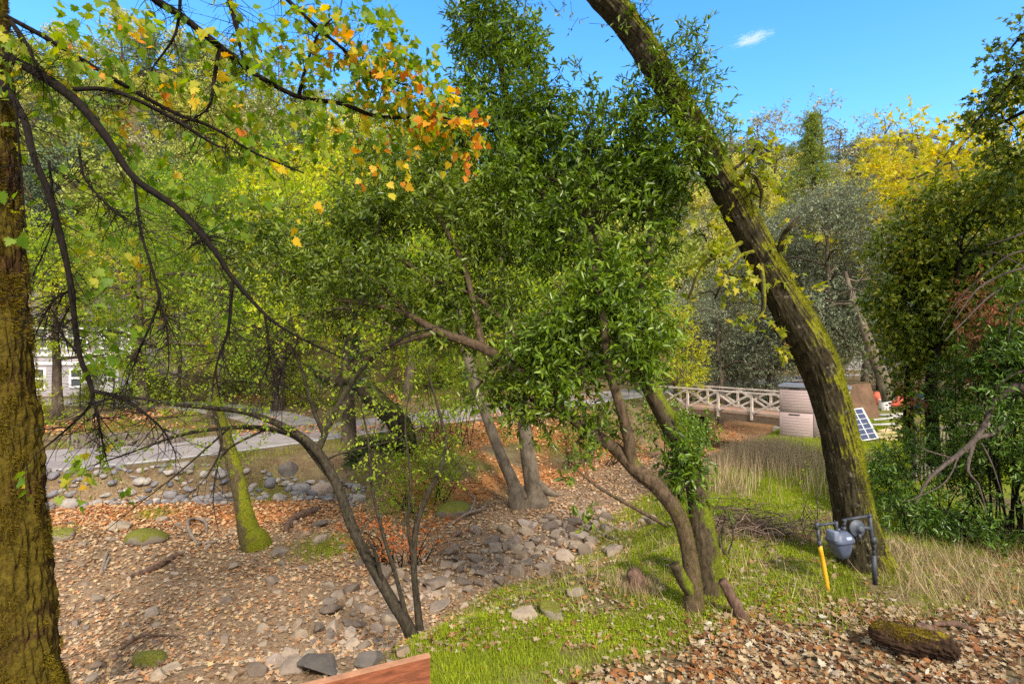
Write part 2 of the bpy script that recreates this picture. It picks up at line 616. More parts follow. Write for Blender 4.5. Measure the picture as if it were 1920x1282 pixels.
def poly_sd(x, y, line, vals=None):
    """signed distance to a polyline (positive right of its direction), interpolated value"""
    x = np.asarray(x, float); y = np.asarray(y, float)
    best = np.full(x.shape, 1e9); sg = np.zeros(x.shape); val = np.zeros(x.shape); arc = np.zeros(x.shape)
    acc = 0.0
    for i in range(len(line) - 1):
        a, b = line[i], line[i + 1]
        d = b - a; L = np.hypot(*d); d = d / L
        px, py = x - a[0], y - a[1]
        t = np.clip(px * d[0] + py * d[1], 0, L)
        ex, ey = px - t * d[0], py - t * d[1]
        dist = np.hypot(ex, ey)
        side = px * d[1] - py * d[0]
        m = dist < best
        best = np.where(m, dist, best)
        sg = np.where(m, np.sign(side), sg)
        if vals is not None:
            val = np.where(m, vals[i] + (vals[i + 1] - vals[i]) * t / L, val)
        arc = np.where(m, acc + t, arc)
        acc += L
    return best * sg, val, arc

RA = np.array([-1.1, -.83, -.55, -.32, -.2, 0, .4, .65, 1.1])
RT = np.array([.54, .53, .50, .40, .33, .27, .32, .33, .33])

def hill(x, y):
    a = x / np.maximum(y, 8.0)
    tr = np.interp(a, RA, RT)
    Dr = np.interp(a, [-.4, .5], [100, 135])
    y0 = np.interp(a, [-.75, -.5, -.1, .15, .45], [44, 37, 36, 44, 62])
    t = np.clip((y - y0) / (Dr - y0), 0, 1.25)
    top = CAMZ + tr * Dr
    up = np.minimum(t, 1)
    h = top * (0.85 * up + 0.15 * up * up)
    h = h - np.maximum(t - 1, 0) * top * 0.8
    return h * sstep(0, 0.05, t)

def height(x, y):
    x = np.asarray(x, float); y = np.asarray(y, float)
    sd, w, arc = poly_sd(x, y, CREEK, CW)
    zb = -1.3 - .5 * sstep(20, 27, y) + 0.10 * n2(x, y, 0.45, 3) + 0.0 * x
    zr = 0.02 + 0.09 * n2(x, y, 0.35, 3, 5.0)
    zl = -0.40 + 0.05 * n2(x, y, 0.3, 2, 9.0) + sstep(24, 36, y) * 0.25
    bl = np.interp(x, [-9, -3, 3, 8], [1.1, 4.5, 5.0, 2.0])
    bw = np.where(sd > 0, 2.3, bl)
    t = sstep(0, 1, (np.abs(sd) - w) / bw)
    top = np.where(sd > 0, zr, zl)
    z = zb * (1 - t) + top * t
    # keep the roads level across their width
    rd, _, _ = poly_sd(x, y, ROAD)
    zroad = -0.42 + sstep(24, 40, y) * 0.25
    k = 1 - sstep(2.2, 3.4, np.abs(rd))
    z = z * (1 - k) + zroad * k
    dd, _, _ = poly_sd(x, y, DRIVE)
    k = (1 - sstep(1.6, 2.6, np.abs(dd))) * (np.abs(rd) > 2.0)
    z = z * (1 - k) + (-0.42 + sstep(24, 40, y) * 0.25) * k
    fine = 0.035 * n2(x, y, 1.7, 3, 2.0)
    z = z + fine * (np.abs(rd) > 2.6) * (np.abs(dd) > 1.9)
    return z + hill(x, y) * (1 + 0.08 * n2(x, y, 0.06, 2, 4.0))

def H(x, y):
    return float(height(np.array([x]), np.array([y]))[0])

def GR(u, v, ymin=3.0, ymax=150.0):
    """ground point seen at photo position u,v"""
    ys = np.linspace(ymin, ymax, 6000)
    xs = (u - 960) / FPX * ys
    zs = CAMZ - (v - HOR) / FPX * ys
    below = zs <= height(xs, ys)
    i = int(np.argmax(below)) if below.any() else len(ys) - 1
    return np.array([xs[i], ys[i], H(xs[i], ys[i])])

def axis(lo, a, b, hi, step, grow=1.09):
    mid = list(np.arange(a, b, step))
    out, s, p = [], step, b
    while p < hi:
        out.append(p); s *= grow; p += s
    out.append(hi)
    pre, s, p = [], step, a
    while True:
        s *= grow; p -= s
        if p <= lo: break
        pre.append(p)
    pre.append(lo)
    return np.array(pre[::-1] + mid + out)

gx = axis(-260, -17, 15, 260, 0.13); gy = axis(-60, 3, 27, 330, 0.13)
GX, GY = np.meshgrid(gx, gy)
GZ = height(GX, GY)
nx, ny = len(gx), len(gy)
i = np.arange(ny - 1)[:, None] * nx; j = np.arange(nx - 1)[None]
GF = np.stack([i + j, i + j + 1, i + nx + j + 1, i + nx + j], -1).reshape(-1, 4)
sdG, wG, _ = poly_sd(GX, GY, CREEK, CW)

def m_creek(x, y, sd, w):
    return 1 - sstep(-0.2, 0.9, np.abs(sd) - w - 2.2 * (sd > 0) * (1 - sstep(-1.6, -.8, x)) + 0.5 * n2(x, y, 0.8, 3, 1.0))

def m_green(x, y, sd, w):
    """fresh grass on the near right bank, thinning into the litter at the camera's feet"""
    k = sstep(-0.9, -0.1, sd - w + 0.5 * n2(x, y, 0.9, 2, 8.0))
    k = k * sstep(-1.5, -.85, x)
    edge = np.clip(5.05 + .6 * x, 4.4, 6.75) + 0.4 * n2(x, y, 1.1, 3, 3.0)
    k = k * sstep(edge - 0.35, edge + 0.5, y)
    k = k * (.12 + .88 * sstep(-0.30, 0.12, n2(x, y, 0.95, 4, 12.0) + 0.08))
    k = k * (1 - .75 * sstep(4.6, 6.0, x) * (1 - sstep(8.6, 9.6, y)))
    return k * (1 - sstep(24, 30, y))

def m_orange(x, y, sd, w):
    """bands of fresh orange leaves along the far side of the creek"""
    k = sstep(-w - 0.0, -w + 0.5, sd) * (1 - sstep(-w + 1.5, -w + 3.0, sd)) * (1 - sstep(-6.5, -3.0, x))
    k2 = (1 - sstep(-w - 0.6, -w + 0.6, sd)) * sstep(-4.5, -2.5, x) * (1 - sstep(24, 27, y)) * sstep(-.3, .2, n2(x, y, .5, 3, 6.))
    k3 = .35 * (sd < w + .6) * (sd > -w - 2.6) * sstep(7, 8.5, x) * sstep(24, 26, y) * (1 - sstep(34, 38, y))
    return np.clip(k + k2 * 0.8 + k3, 0, 1) * sstep(-0.45, 0.0, n2(x, y, 0.9, 3, 14.0) + 0.15)

def ground_material():
    m, nt, out = new_mat('ground_soil')
    def at(nm):
        return N(nt, 'ShaderNodeAttribute', attribute_name=nm).outputs['Fac']
    n1 = noise_tex(nt, 1.4, 8, 0.7); n2_ = noise_tex(nt, 22, 6, 0.75); n3 = noise_tex(nt, 0.35, 4, 0.6)
    soil = ramp(nt, n2_, [(0.3, (.035, .022, .013)), (0.5, (.11, .072, .042)), (0.7, (.23, .16, .10))]).outputs[0]
    dry = ramp(nt, n2_, [(0.3, (.10, .08, .04)), (0.7, (.28, .22, .12))]).outputs[0]
    c = mix_col(nt, ramp(nt, n1, [(0.4, (0, 0, 0)), (0.62, (1, 1, 1))]).outputs[0], soil, dry)
    creek = ramp(nt, n2_, [(0.28, (.06, .042, .028)), (0.5, (.24, .16, .10)), (0.72, (.46, .33, .22))]).outputs[0]
    c = mix_col(nt, at('creek'), c, creek)
    orange = ramp(nt, n2_, [(0.3, (.12, .045, .015)), (0.5, (.42, .17, .05)), (0.72, (.62, .32, .14))]).outputs[0]
    c = mix_col(nt, at('orange'), c, orange)
    green = ramp(nt, n2_, [(0.3, (.06, .065, .012)), (0.5, (.16, .19, .02)), (0.72, (.32, .33, .05))]).outputs[0]
    c = mix_col(nt, at('green'), c, green)
    hillc = ramp(nt, n1, [(0.32, (.045, .05, .02)), (0.5, (.12, .10, .045)), (0.7, (.17, .10, .05))]).outputs[0]
    c = mix_col(nt, at('hill'), c, hillc)
    p = N(nt, 'ShaderNodeBsdfPrincipled'); setin(p, Roughness=0.95)
    p.inputs['Specular IOR Level'].default_value = 0.1
    nt.links.new(c, p.inputs['Base Color'])
    b = N(nt, 'ShaderNodeBump'); setin(b, Strength=0.6, Distance=0.04)
    nt.links.new(n2_, b.inputs['Height']); nt.links.new(b.outputs[0], p.inputs['Normal'])
    nt.links.new(p.outputs[0], out.inputs['Surface'])
    return m

solo('ground', [(np.column_stack([GX.ravel(), GY.ravel(), GZ.ravel()]), GF)], ground_material(), kind='structure',
     attrs={'creek': m_creek(GX, GY, sdG, wG).ravel(), 'orange': m_orange(GX, GY, sdG, wG).ravel(),
            'green': m_green(GX, GY, sdG, wG).ravel(), 'hill': sstep(33, 40, GY).ravel() * (hill(GX, GY) > 0.1).ravel()})

# roads: sheets a few millimetres to centimetres above the ground
def strip(line, half, n, lift, cols=9, off=0.0):
    c = spline(line, n)
    t = unit(np.gradient(c, axis=0)); s = np.column_stack([t[:, 1], -t[:, 0]])
    k = np.linspace(-half, half, cols) + off
    XY = c[:, None, :] + s[:, None, :] * k[None, :, None]
    x, y = XY[..., 0], XY[..., 1]
    z = (-0.42 + sstep(24, 40, y) * 0.25) + lift + hill(x, y)
    V = np.stack([x, y, z], -1).reshape(-1, 3)
    i = np.arange(n - 1)[:, None] * cols; j = np.arange(cols - 1)[None]
    F = np.stack([i + j, i + j + 1, i + cols + j + 1, i + cols + j], -1).reshape(-1, 4)
    return V, F

asphalt = plain_mat('asphalt', (.27, .24, .25), 0.9, 0.22, 1.2, 0.4, 0.2, bscale=90)
asphalt2 = plain_mat('old_asphalt', (.30, .27, .265), 0.9, 0.25, 1.0, 0.4, 0.2, bscale=90)
lane_paint = plain_mat('lane_paint', (.62, .62, .60), 0.7, 0.25, 5, 0.1)
solo('road', [strip(ROAD, 2.05, 260, 0.012)], asphalt, kind='structure')
solo('driveway', [strip(DRIVE, 1.5, 80, 0.008)], asphalt2, kind='structure')
solo('road_edge_line', [strip(ROAD, 0.05, 260, 0.018, 2, 1.8)], lane_paint, kind='structure')

def region(n, x0, x1, y0, y1, fn):
    """random ground points thinned by mask fn(x,y,sd,w) in 0..1"""
    x = rng.uniform(x0, x1, n); y = rng.uniform(y0, y1, n)
    sd, w, _ = poly_sd(x, y, CREEK, CW)
    k = rng.random(n) < fn(x, y, sd, w)
    # keep what the valley in front of the camera could show, with a margin to either side
    k &= np.abs(x) < 1.15 * y + 1.5
    x, y = x[k], y[k]
    return np.column_stack([x, y, height(x, y)])

# ------------------------------------------------------------------ ground cover
def blades(pts, h, wid, lean, mat_tmpl=None):
    n = len(pts)
    a = rng.uniform(0, 2 * np.pi, n)
    d = unit(np.column_stack([np.cos(a) * lean, np.sin(a) * lean, np.ones(n)]) + rng.normal(0, .12, (n, 3)))
    nr = np.column_stack([np.cos(a), np.sin(a), np.full(n, .2)])
    return place((np.array([[0, -.5, 0], [0, .5, 0], [.6, .33, .1], [.6, -.33, .1], [1, 0, .28]]) * [1, wid, 1], np.array([[0, 1, 2, 3]])), pts, d, nr, h), None

GB = (np.array([[0, -.5, 0], [0, .5, 0], [.55, -.3, .10], [.55, .3, .10], [1, 0, .30]], float), np.array([[0, 1, 3], [0, 3, 2], [2, 3, 4]]))
def grass_blades(pts, h, wid, lean):
    n = len(pts)
    T = (GB[0] * [1, wid, 1], GB[1])
    a = rng.uniform(0, 2 * np.pi, n)
    d = unit(np.column_stack([np.cos(a) * lean, np.sin(a) * lean, np.ones(n)]) + rng.normal(0, .15, (n, 3)))
    nr = np.column_stack([np.cos(a), np.sin(a), np.full(n, .15)])
    return place(T, pts, d, -nr, h)

grass_m = leaf_mat('fresh_grass', [(0.0, (.14, .12, .02)), (0.3, (.20, .25, .015)), (0.65, (.33, .41, .02)), (1.0, (.50, .49, .06))], 0.3, 0.5, 0.9, 0.2, wr=0.5)
straw_m = island_mat('dry_straw', [(0, (.30, .20, .11)), (0.5, (.52, .39, .23)), (1, (.70, .56, .36))], 0.8, 9, 0.2, trans=0.35)
g1 = region(430000, -3, 9.5, 5.0, 13.5, m_green)
g2 = region(260000, 1, 16, 13, 27, lambda x, y, s, w: m_green(x, y, s, w) * 0.9)
pieces = [grass_blades(g1, rng.uniform(.025, .085, len(g1)), .12, .75), grass_blades(g2, rng.uniform(.06, .16, len(g2)), .10, .6)]
# clover-like ground cover between the blades
g3 = region(60000, -2, 9, 6.2, 12, lambda x, y, s, w: m_green(x, y, s, w) * .8)
g3[:, 2] += rng.uniform(.01, .05, len(g3))
pieces.append(place(T_OVAL, g3, rand_unit(len(g3)) * [1, 1, .3], rng.normal(0, .3, (len(g3), 3)) + [0, 0, 1], rng.uniform(.02, .045, len(g3))))
for (u, v, sx, n) in ((615, 1030, .45, 2600), (500, 925, .5, 1800), (290, 965, .3, 900), (90, 1000, .3, 900), (770, 950, .7, 2600)):
    g_ = GR(u, v); q_ = g_ + np.column_stack([rng.normal(0, sx, n), rng.normal(0, sx * .8, n), np.zeros(n)]); q_[:, 2] = height(q_[:, 0], q_[:, 1])
    pieces.append(grass_blades(q_, rng.uniform(.04, .14, n), .09, .8))
solo('grass', pieces, grass_m, 'short bright green grass on the near bank with small tufts in the creek', 'grass', kind='stuff')
# verge grass beside the road and the strip below the driveway
def m_verge(x, y, s, w):
    rd, _, _ = poly_sd(x, y, ROAD); dd, _, _ = poly_sd(x, y, DRIVE)
    k = (np.abs(rd) > 2.3) * (np.abs(dd) > 1.7) * (s < -w - 1.0)
    return k * sstep(-.2, .3, n2(x, y, .5, 3, 21.)) * (np.abs(rd) < 9)
g4 = region(150000, -26, 8, 17, 40, m_verge)
verge_m = leaf_mat('verge_grass', [(0, (.10, .09, .02)), (.5, (.20, .22, .03)), (1, (.36, .33, .06))], 0.3, 0.6, 0.5, 0.2)
solo('verge_grass', [grass_blades(g4, rng.uniform(.06, .2, len(g4)), .12, .6)], verge_m, 'sparse yellow green grass along the far roadside', 'grass', kind='stuff')
# dry standing weeds before the bridge and on the near right edge
def m_weeds(x, y, s, w):
    c = np.exp(-(((x - 7.0 - (y - 16) * .28) / 1.9) ** 2 + ((y - 15.8) / 3.2) ** 2) ** 2)
    return c * sstep(-.45, .1, n2(x, y, .8, 3, 31.) + .1) * (s > w + .4)
w1 = region(70000, 2, 13, 11.5, 23, m_weeds)
def m_straw(x, y, s, w):
    c = sstep(4.6, 6.2, x) * sstep(6.6, 7.3, y) * (1 - sstep(8.6, 9.8, y)) + .30 * sstep(-.5, 1.5, x) * sstep(6.0, 6.9, y) * (1 - sstep(8, 11, y)) + .25 * np.exp(-((s - w - .4) / .5) ** 2) * (x > -2.5) * (y < 17)
    return np.clip(c, 0, 1) * sstep(-.4, .15, n2(x, y, 1.2, 3, 41.) + .05)
w2 = region(80000, -3, 11, 6, 16, m_straw)
solo('dry_grass', [grass_blades(w1, rng.uniform(.25, .72, len(w1)) * (1 - .45 * sstep(16.5, 18, w1[:, 1])), .022, .32), grass_blades(w2, rng.uniform(.10, .42, len(w2)), .022, 1.3)], straw_m,
     'tall tan dead grass and weeds on the near bank below the bridge', 'dry grass', kind='stuff')

# fallen leaves
LIT = [(0, (.08, .038, .018)), (.16, (.22, .085, .035)), (.26, (.38, .17, .055)), (.40, (.29, .19, .10)), (.55, (.39, .285, .165)), (.72, (.46, .365, .235)), (.86, (.20, .11, .065)), (.95, (.46, .40, .31)), (1, (.58, .52, .43))]
litter_m = island_mat('fallen_leaf', LIT, 0.75, 30, 0.3, trans=0.12)
ORG = [(0, (.24, .08, .03)), (.3, (.54, .20, .07)), (.6, (.66, .32, .13)), (.85, (.66, .46, .27)), (1, (.34, .16, .08))]
orange_m = island_mat('fallen_orange_leaf', ORG, 0.75, 30, 0.3, trans=0.12)
CRK = [(0, (.17, .09, .05)), (.2, (.42, .20, .09)), (.42, (.52, .37, .23)), (.62, (.56, .44, .31)), (.76, (.52, .25, .10)), (.9, (.58, .42, .22)), (1, (.30, .21, .14))]
creekleaf_m = island_mat('creek_leaf', CRK, 0.75, 30, 0.3, trans=0.1)
def flat_leaves(pts, size, tmpl, rough=.33):
    n = len(pts)
    pts = pts + np.column_stack([np.zeros((n, 2)), rng.uniform(.008, .045, n)])
    up = np.sign(rng.random(n) - .35)[:, None]
    return place(tmpl, pts, rand_unit(n) * [1, 1, .3], up * np.array([0, 0, 1.0]) + rng.normal(0, rough, (n, 3)), size)
def m_fore(x, y, s, w):
    edge = np.clip(5.05 + .6 * x, 4.4, 6.75) + 0.45 * n2(x, y, 1.1, 3, 3.0)
    return (s > w + .6) * (1 - sstep(edge - .4, edge + .5, y)) * (.22 + .78 * sstep(-.25, .2, n2(x, y, 1.3, 3, 51.))) * sstep(-.5, 1.8, x)
l1 = region(40000, -1, 9.5, 3.6, 8, m_fore)
l1b = region(18000, -1.4, 9, 6, 12.5, lambda x, y, s, w: (s > w - .4) * (.16 + .35 * (x < 2) * (y < 8) + .7 * sstep(.0, .35, n2(x, y, .8, 3, 61.))))
l1c = region(60000, -1, 9.5, 3.6, 8, lambda x, y, s, w: m_fore(x, y, s, w) * .9)
q_ = region(1500, -1, 9.5, 3.8, 9, lambda x, y, s, w: (s > w) * .5)
e_ = rand_unit(len(q_)) * [1, 1, .12] * rng.uniform(.05, .28, len(q_))[:, None]
twig_bits = prisms(q_ + [0, 0, .03], q_ + e_ + [0, 0, .035], .003, .0015)
solo('leaf_litter', [flat_leaves(l1, rng.uniform(.035, .105, len(l1)), T_CURL), flat_leaves(l1b, rng.uniform(.04, .10, len(l1b)), T_STAR), flat_leaves(l1c, np.exp(rng.normal(-3.6, .45, len(l1c))), T_CHIP, .5), twig_bits], litter_m,
     'brown, cream and orange maple leaves covering the ground at lower right', 'fallen leaves', kind='stuff')
def m_bed(x, y, s, w):
    return m_creek(x, y, s, w) * (.35 + .65 * sstep(-.3, .2, n2(x, y, .55, 3, 71.))) * (1 - .45 * np.exp(-((s - w * .55) / 1.0) ** 2) * (x > -3))
l2 = region(165000, -20, 9, 4.3, 26, m_bed)
sz = rng.uniform(.04, .10, len(l2))
solo('creek_leaves', [flat_leaves(l2[l2[:, 1] < 11], sz[l2[:, 1] < 11], T_STAR), flat_leaves(l2[l2[:, 1] >= 11], sz[l2[:, 1] >= 11] * 1.15, T_CHIP)], creekleaf_m,
     'tan and brown leaves scattered over the dry creek bed', 'fallen leaves', kind='stuff')
l3 = region(90000, -20, 14, 13, 34, lambda x, y, s, w: m_orange(x, y, s, w) * .9)
l3b = region(45000, -22, 6, 22, 42, lambda x, y, s, w: sstep(-.1, .3, n2(x, y, .25, 3, 81.)) * .6)
solo('orange_leaves', [flat_leaves(l3, rng.uniform(.07, .14, len(l3)), T_CHIP), flat_leaves(l3b, rng.uniform(.1, .2, len(l3b)), T_CHIP)], orange_m,
     'drift of orange leaves along the far side of the creek', 'fallen leaves', kind='stuff')

# gravel
def ico(sub):
    bm = bmesh.new(); bmesh.ops.create_icosphere(bm, subdivisions=sub, radius=1.0)
    return bm_piece(bm)
IV, IFl = ico(1); IF_ = IFl[0]
def pebbles(pts, size, flat=.55):
    n = len(pts)
    k = 14
    shp = IV[None] * (1 + .35 * rng.normal(size=(k, len(IV), 1)).clip(-1.5, 1.5) * .7)
    sh = shp[rng.integers(0, k, n)]
    a = rng.uniform(0, 6.28, n); c, s = np.cos(a), np.sin(a)
    sc3 = np.column_stack([rng.uniform(.7, 1.4, n), rng.uniform(.6, 1.0, n), flat * rng.uniform(.5, 1.2, n)]) * size[:, None] * .5
    q = sh * sc3[:, None, :]
    x = q[..., 0] * c[:, None] - q[..., 1] * s[:, None]; y = q[..., 0] * s[:, None] + q[..., 1] * c[:, None]
    z = q[..., 2] + x * rng.normal(0, .25, n)[:, None]
    V = np.stack([x, y, z], -1) + pts[:, None, :] + [0, 0, .005]
    F = (np.arange(n) * len(IV))[:, None, None] + IF_[None]
    return V.reshape(-1, 3), F.reshape(-1, 3)
BAND = np.array([(-3.4, 7.2), (-2.4, 9.0), (-1.6, 10.8), (0.1, 12.0), (1.4, 12.6), (2.6, 13.2)])
STONE = [(0, (.15, .11, .085)), (.3, (.28, .22, .17)), (.55, (.36, .28, .20)), (.8, (.42, .33, .27)), (1, (.32, .23, .14))]
pebble_m = island_mat('gravel_stone', STONE, 0.85, 25, 0.3, spec=.3)
def m_grav(x, y, s, w):
    near = np.exp(-(poly_sd(x, y, BAND)[0] / 1.2) ** 2)
    return m_creek(x, y, s, w) * np.clip(.14 + .86 * near * (x > -5) + .5 * (1 - sstep(7.2, 9.0, y)), 0, 1) * sstep(-.5, .1, n2(x, y, .9, 2, 91.) + .1)
p1 = region(34000, -14, 9, 5.6, 27, m_grav)
solo('gravel', [pebbles(p1, np.exp(rng.normal(-2.75, .42, len(p1))).clip(.025, .2))], pebble_m, 'loose grey and tan gravel in the creek bed', 'gravel', kind='stuff', smooth=False)

# ------------------------------------------------------------------ rocks, each one an object
def hull_rock(seed, flat=.6, n=16):
    r = np.random.default_rng(seed)
    bm = bmesh.new()
    for k in range(n):
        d = r.normal(size=3); d /= np.linalg.norm(d)
        bm.verts.new(np.sign(d) * np.abs(d) ** .75 * [.5, .4, .5 * flat] * r.uniform(.75, 1.05))
    res = bmesh.ops.convex_hull(bm, input=bm.verts[:])
    for v in [g for g in res['geom_interior'] if isinstance(g, bmesh.types.BMVert)]:
        bm.verts.remove(v)
    bmesh.ops.dissolve_limit(bm, angle_limit=.22, verts=bm.verts[:], edges=bm.edges[:])
    bmesh.ops.bevel(bm, geom=bm.edges[:], offset=.022, segments=1, affect='EDGES')
    bmesh.ops.triangulate(bm, faces=bm.faces[:])
    bmesh.ops.subdivide_edges(bm, edges=bm.edges[:], cuts=1, use_grid_fill=True)
    V, F = bm_piece(bm)
    V = V + .018 * vnoise(V * 7 + seed)[:, None] * unit(V)
    return V, F
def round_rock(seed, flat=.6):
    V, F = ico(4)
    V = V * (1 + .20 * fbm(V * 1.1 + seed * 3.1, 2)[:, None])
    V = np.sign(V) * np.abs(V) ** .85 * [.5, .4, .5 * flat]
    return V + unit(V) * .012 * fbm(V * 9 + seed, 2)[:, None], F
def rock_mat(name, stops, moss=None):
    m, nt, out = new_mat(name)
    r = ramp(nt, N(nt, 'ShaderNodeObjectInfo').outputs['Random'], stops)
    nz = noise_tex(nt, 5, 8, 0.7); fine = noise_tex(nt, 45, 5, 0.7)
    k = ramp(nt, nz, [(.3, (.6, .6, .62)), (.7, (1.2, 1.17, 1.12))])
    c = mix_col(nt, 1.0, r.outputs[0], k.outputs[0], 'MULTIPLY')
    if moss:
        g = N(nt, 'ShaderNodeNewGeometry'); sx = N(nt, 'ShaderNodeSeparateXYZ')
        nt.links.new(g.outputs['Normal'], sx.inputs[0])
        s = math_(nt, 'ADD', math_(nt, 'MULTIPLY', sx.outputs['Z'], .30), math_(nt, 'MULTIPLY', math_(nt, 'ADD', math_(nt, 'MULTIPLY', nz, 1.6), math_(nt, 'MULTIPLY', fine, .5)), .85))
        mm = ramp(nt, s, [(moss, (0, 0, 0)), (moss + .2, (1, 1, 1))])
        c = mix_col(nt, mm.outputs[0], c, ramp(nt, fine, [(.3, (.05, .05, .01)), (.7, (.22, .22, .03))]).outputs[0])
    p = N(nt, 'ShaderNodeBsdfPrincipled'); setin(p, Roughness=.85); p.inputs['Specular IOR Level'].default_value = .25
    nt.links.new(c, p.inputs['Base Color'])
    b = N(nt, 'ShaderNodeBump'); setin(b, Strength=.5, Distance=.02)
    nt.links.new(math_(nt, 'ADD', nz, math_(nt, 'MULTIPLY', fine, .5)), b.inputs['Height']); nt.links.new(b.outputs[0], p.inputs['Normal'])
    nt.links.new(p.outputs[0], out.inputs['Surface'])
    return m
rock_m = rock_mat('creek_rock', [(0, (.14, .11, .09)), (.3, (.25, .20, .165)), (.6, (.33, .265, .20)), (.85, (.36, .29, .25)), (1, (.28, .205, .14))])
boulder_m = rock_mat('river_boulder', [(0, (.14, .135, .16)), (.35, (.23, .22, .24)), (.7, (.31, .28, .26)), (1, (.40, .37, .35))])
slab_m = rock_mat('dark_slab', [(0, (.10, .088, .085)), (1, (.13, .115, .105))])
mossrock_m = rock_mat('mossy_rock', [(0, (.20, .17, .14)), (1, (.32, .27, .22))], moss=.98)
HR = [mesh_data('stone', [hull_rock(100 + k, (.55, .75, .4, .65)[k % 4])], rock_m, smooth=False) for k in range(10)]
HB = [mesh_data('boulder', [hull_rock(150 + k, (.6, .75, .5)[k % 3])], boulder_m, smooth=False) for k in range(10)]
RR = [mesh_data('boulder', [round_rock(200 + k, (.6, .75, .5)[k % 3])], boulder_m) for k in range(8)]
def rock(name, me, p, s, label, group=None, rz=None, tilt=.2, cat='rock', sink=.18):
    o = bpy.data.objects.new(name, me)
    o.location = (p[0], p[1], p[2] + s * (.25 - sink))
    o.scale = (s * rng.uniform(.85, 1.2), s * rng.uniform(.85, 1.1), s * rng.uniform(.8, 1.1))
    o.rotation_euler = (rng.normal(0, tilt), rng.normal(0, tilt), rng.uniform(0, 6.28) if rz is None else rz)
    col.objects.link(o)
    return tag(o, label, cat, group)
def spread(cands, sizes, k, gap=.42):
    """greedy pick so that rocks do not run into each other"""
    out = []
    for p, s in zip(cands, sizes):
        if all((p[0] - q[0]) ** 2 + (p[1] - q[1]) ** 2 > (gap * (s + t)) ** 2 for q, t in out):
            out.append((p, s))
            if len(out) >= k: break
    return out
c = region(26000, -19, -4.6, 12, 22, lambda x, y, s, w: ((s < -w + .30) & (s > -w - 1.0)) * 1.0)
for k, (p, s) in enumerate(spread(c, np.exp(rng.normal(-1.38, .34, len(c))).clip(.13, .6), 292, .29)):
    rock('river_boulder', RR[k % 8] if k % 5 < 3 else HB[k % 10], p, s, 'rounded grey river boulder lining the road side of the creek', 'river boulders lining the roadside bank', sink=.1)
BAND = np.array([(-3.4, 7.2), (-2.4, 9.0), (-1.6, 10.8), (0.0, 12.0), (1.2, 13.0), (2.2, 14.2)])
c = region(9000, -4, 4.2, 7, 16, lambda x, y, s, w: np.exp(-(poly_sd(x, y, BAND)[0] / .75) ** 2))
sz = np.exp(rng.normal(-1.28, .36, len(c))).clip(.15, .6)
for k, (p, s) in enumerate(spread(c, sz, 215, .33)):
    rock('creek_stone', HR[k % 10], p, s, 'angular grey brown stone in the rocky middle of the dry creek', 'angular stones in the middle of the creek', tilt=.4)
c = region(2500, -1.5, 2.6, 10.5, 15, lambda x, y, s, w: np.exp(-(poly_sd(x, y, BAND)[0] / .8) ** 2))
for k, (p, s) in enumerate(spread(c, rng.uniform(.34, .62, len(c)), 44, .5)):
    rock('creek_block', HR[(k + 2) % 10], p, s, 'blocky brown rock standing out of the rubble in the middle of the creek', 'blocky rocks in the creek rubble', tilt=.35)
c = region(4000, -8.5, -1.2, 5.0, 9.2, lambda x, y, s, w: (s > w * .1) * 1.0)
sz = np.exp(rng.normal(-1.6, .35, len(c))).clip(.12, .36)
for k, (p, s) in enumerate(spread(c, sz, 120, .38)):
    rock('creek_stone', HR[(k + 3) % 10], p, s, 'flat grey stone among tan leaves along the bottom left edge of the creek', 'stones along the bottom edge of the creek', tilt=.25)
c = region(1500, -12, -3, 9, 14.5, lambda x, y, s, w: (np.abs(s) < w - 1) * 1.0)
sz = np.exp(rng.normal(-1.3, .3, len(c))).clip(.16, .5)
for k, (p, s) in enumerate(spread(c, sz, 52, .8)):
    rock('creek_stone', HR[(k + 5) % 10], p, s, 'lone grey stone half sunk in the leafy part of the creek bed', 'stones scattered over the leafy creek bed', tilt=.15)
# single rocks
def one(u, v, s, me, label, rz=0, name='rock', sink=.12, mat=None):
    o = rock(name, me, GR(u, v), s, label, None, rz, .12, sink=sink)
    return o
one(545, 880, .95, mesh_data('boulder', [hull_rock(322, 1.1, 26)], slab_m, False), 'big dark square boulder at the road end of the boulder bank', 1.2, 'boulder', .42)
one(715, 1092, .85, mesh_data('rock', [hull_rock(302, .75, 11)], rock_m, False), 'large tan sandstone block behind the thin stems in the creek', .6)
one(605, 925, .75, mesh_data('rock', [round_rock(303, .7)], rock_m), 'dark weathered rock in orange leaves left of the sycamore', .3)
one(225, 992, .6, mesh_data('rock', [hull_rock(304, .6)], rock_m, False), 'pale grey rounded rock in the leaves right of the mossy trunk', .9)
one(275, 1015, .78, mesh_data('rock', [round_rock(305, .5)], mossrock_m), 'low rock covered in golden green moss beside the white driftwood', .2)
one(115, 1010, .6, mesh_data('rock', [round_rock(306, .6)], mossrock_m), 'small moss topped rock against the thick mossy trunk', .5)
one(280, 1245, .42, mesh_data('rock', [round_rock(307, .55)], mossrock_m), 'greenish oval rock among the stones at lower left', .1)
one(525, 1040, .52, mesh_data('rock', [hull_rock(308, .6)], rock_m, False), 'dark grey stone at the foot of the small mossy tree', .4)
one(600, 1262, .62, mesh_data('rock', [hull_rock(309, .3, 14)], slab_m, False), 'broad flat purple grey slab left of the wooden plank', .25)
one(690, 1245, .34, mesh_data('rock', [hull_rock(310, .5)], slab_m, False), 'dark upright stone just above the wooden plank', 1.0)
one(1150, 1038, .55, mesh_data('rock', [hull_rock(311, .65)], rock_m, False), 'sharp edged brown rock at the edge of the green bank', .8)
one(970, 1025, .55, mesh_data('rock', [hull_rock(312, .65)], rock_m, False), 'light grey wedge shaped rock in the middle of the creek', 2.1)
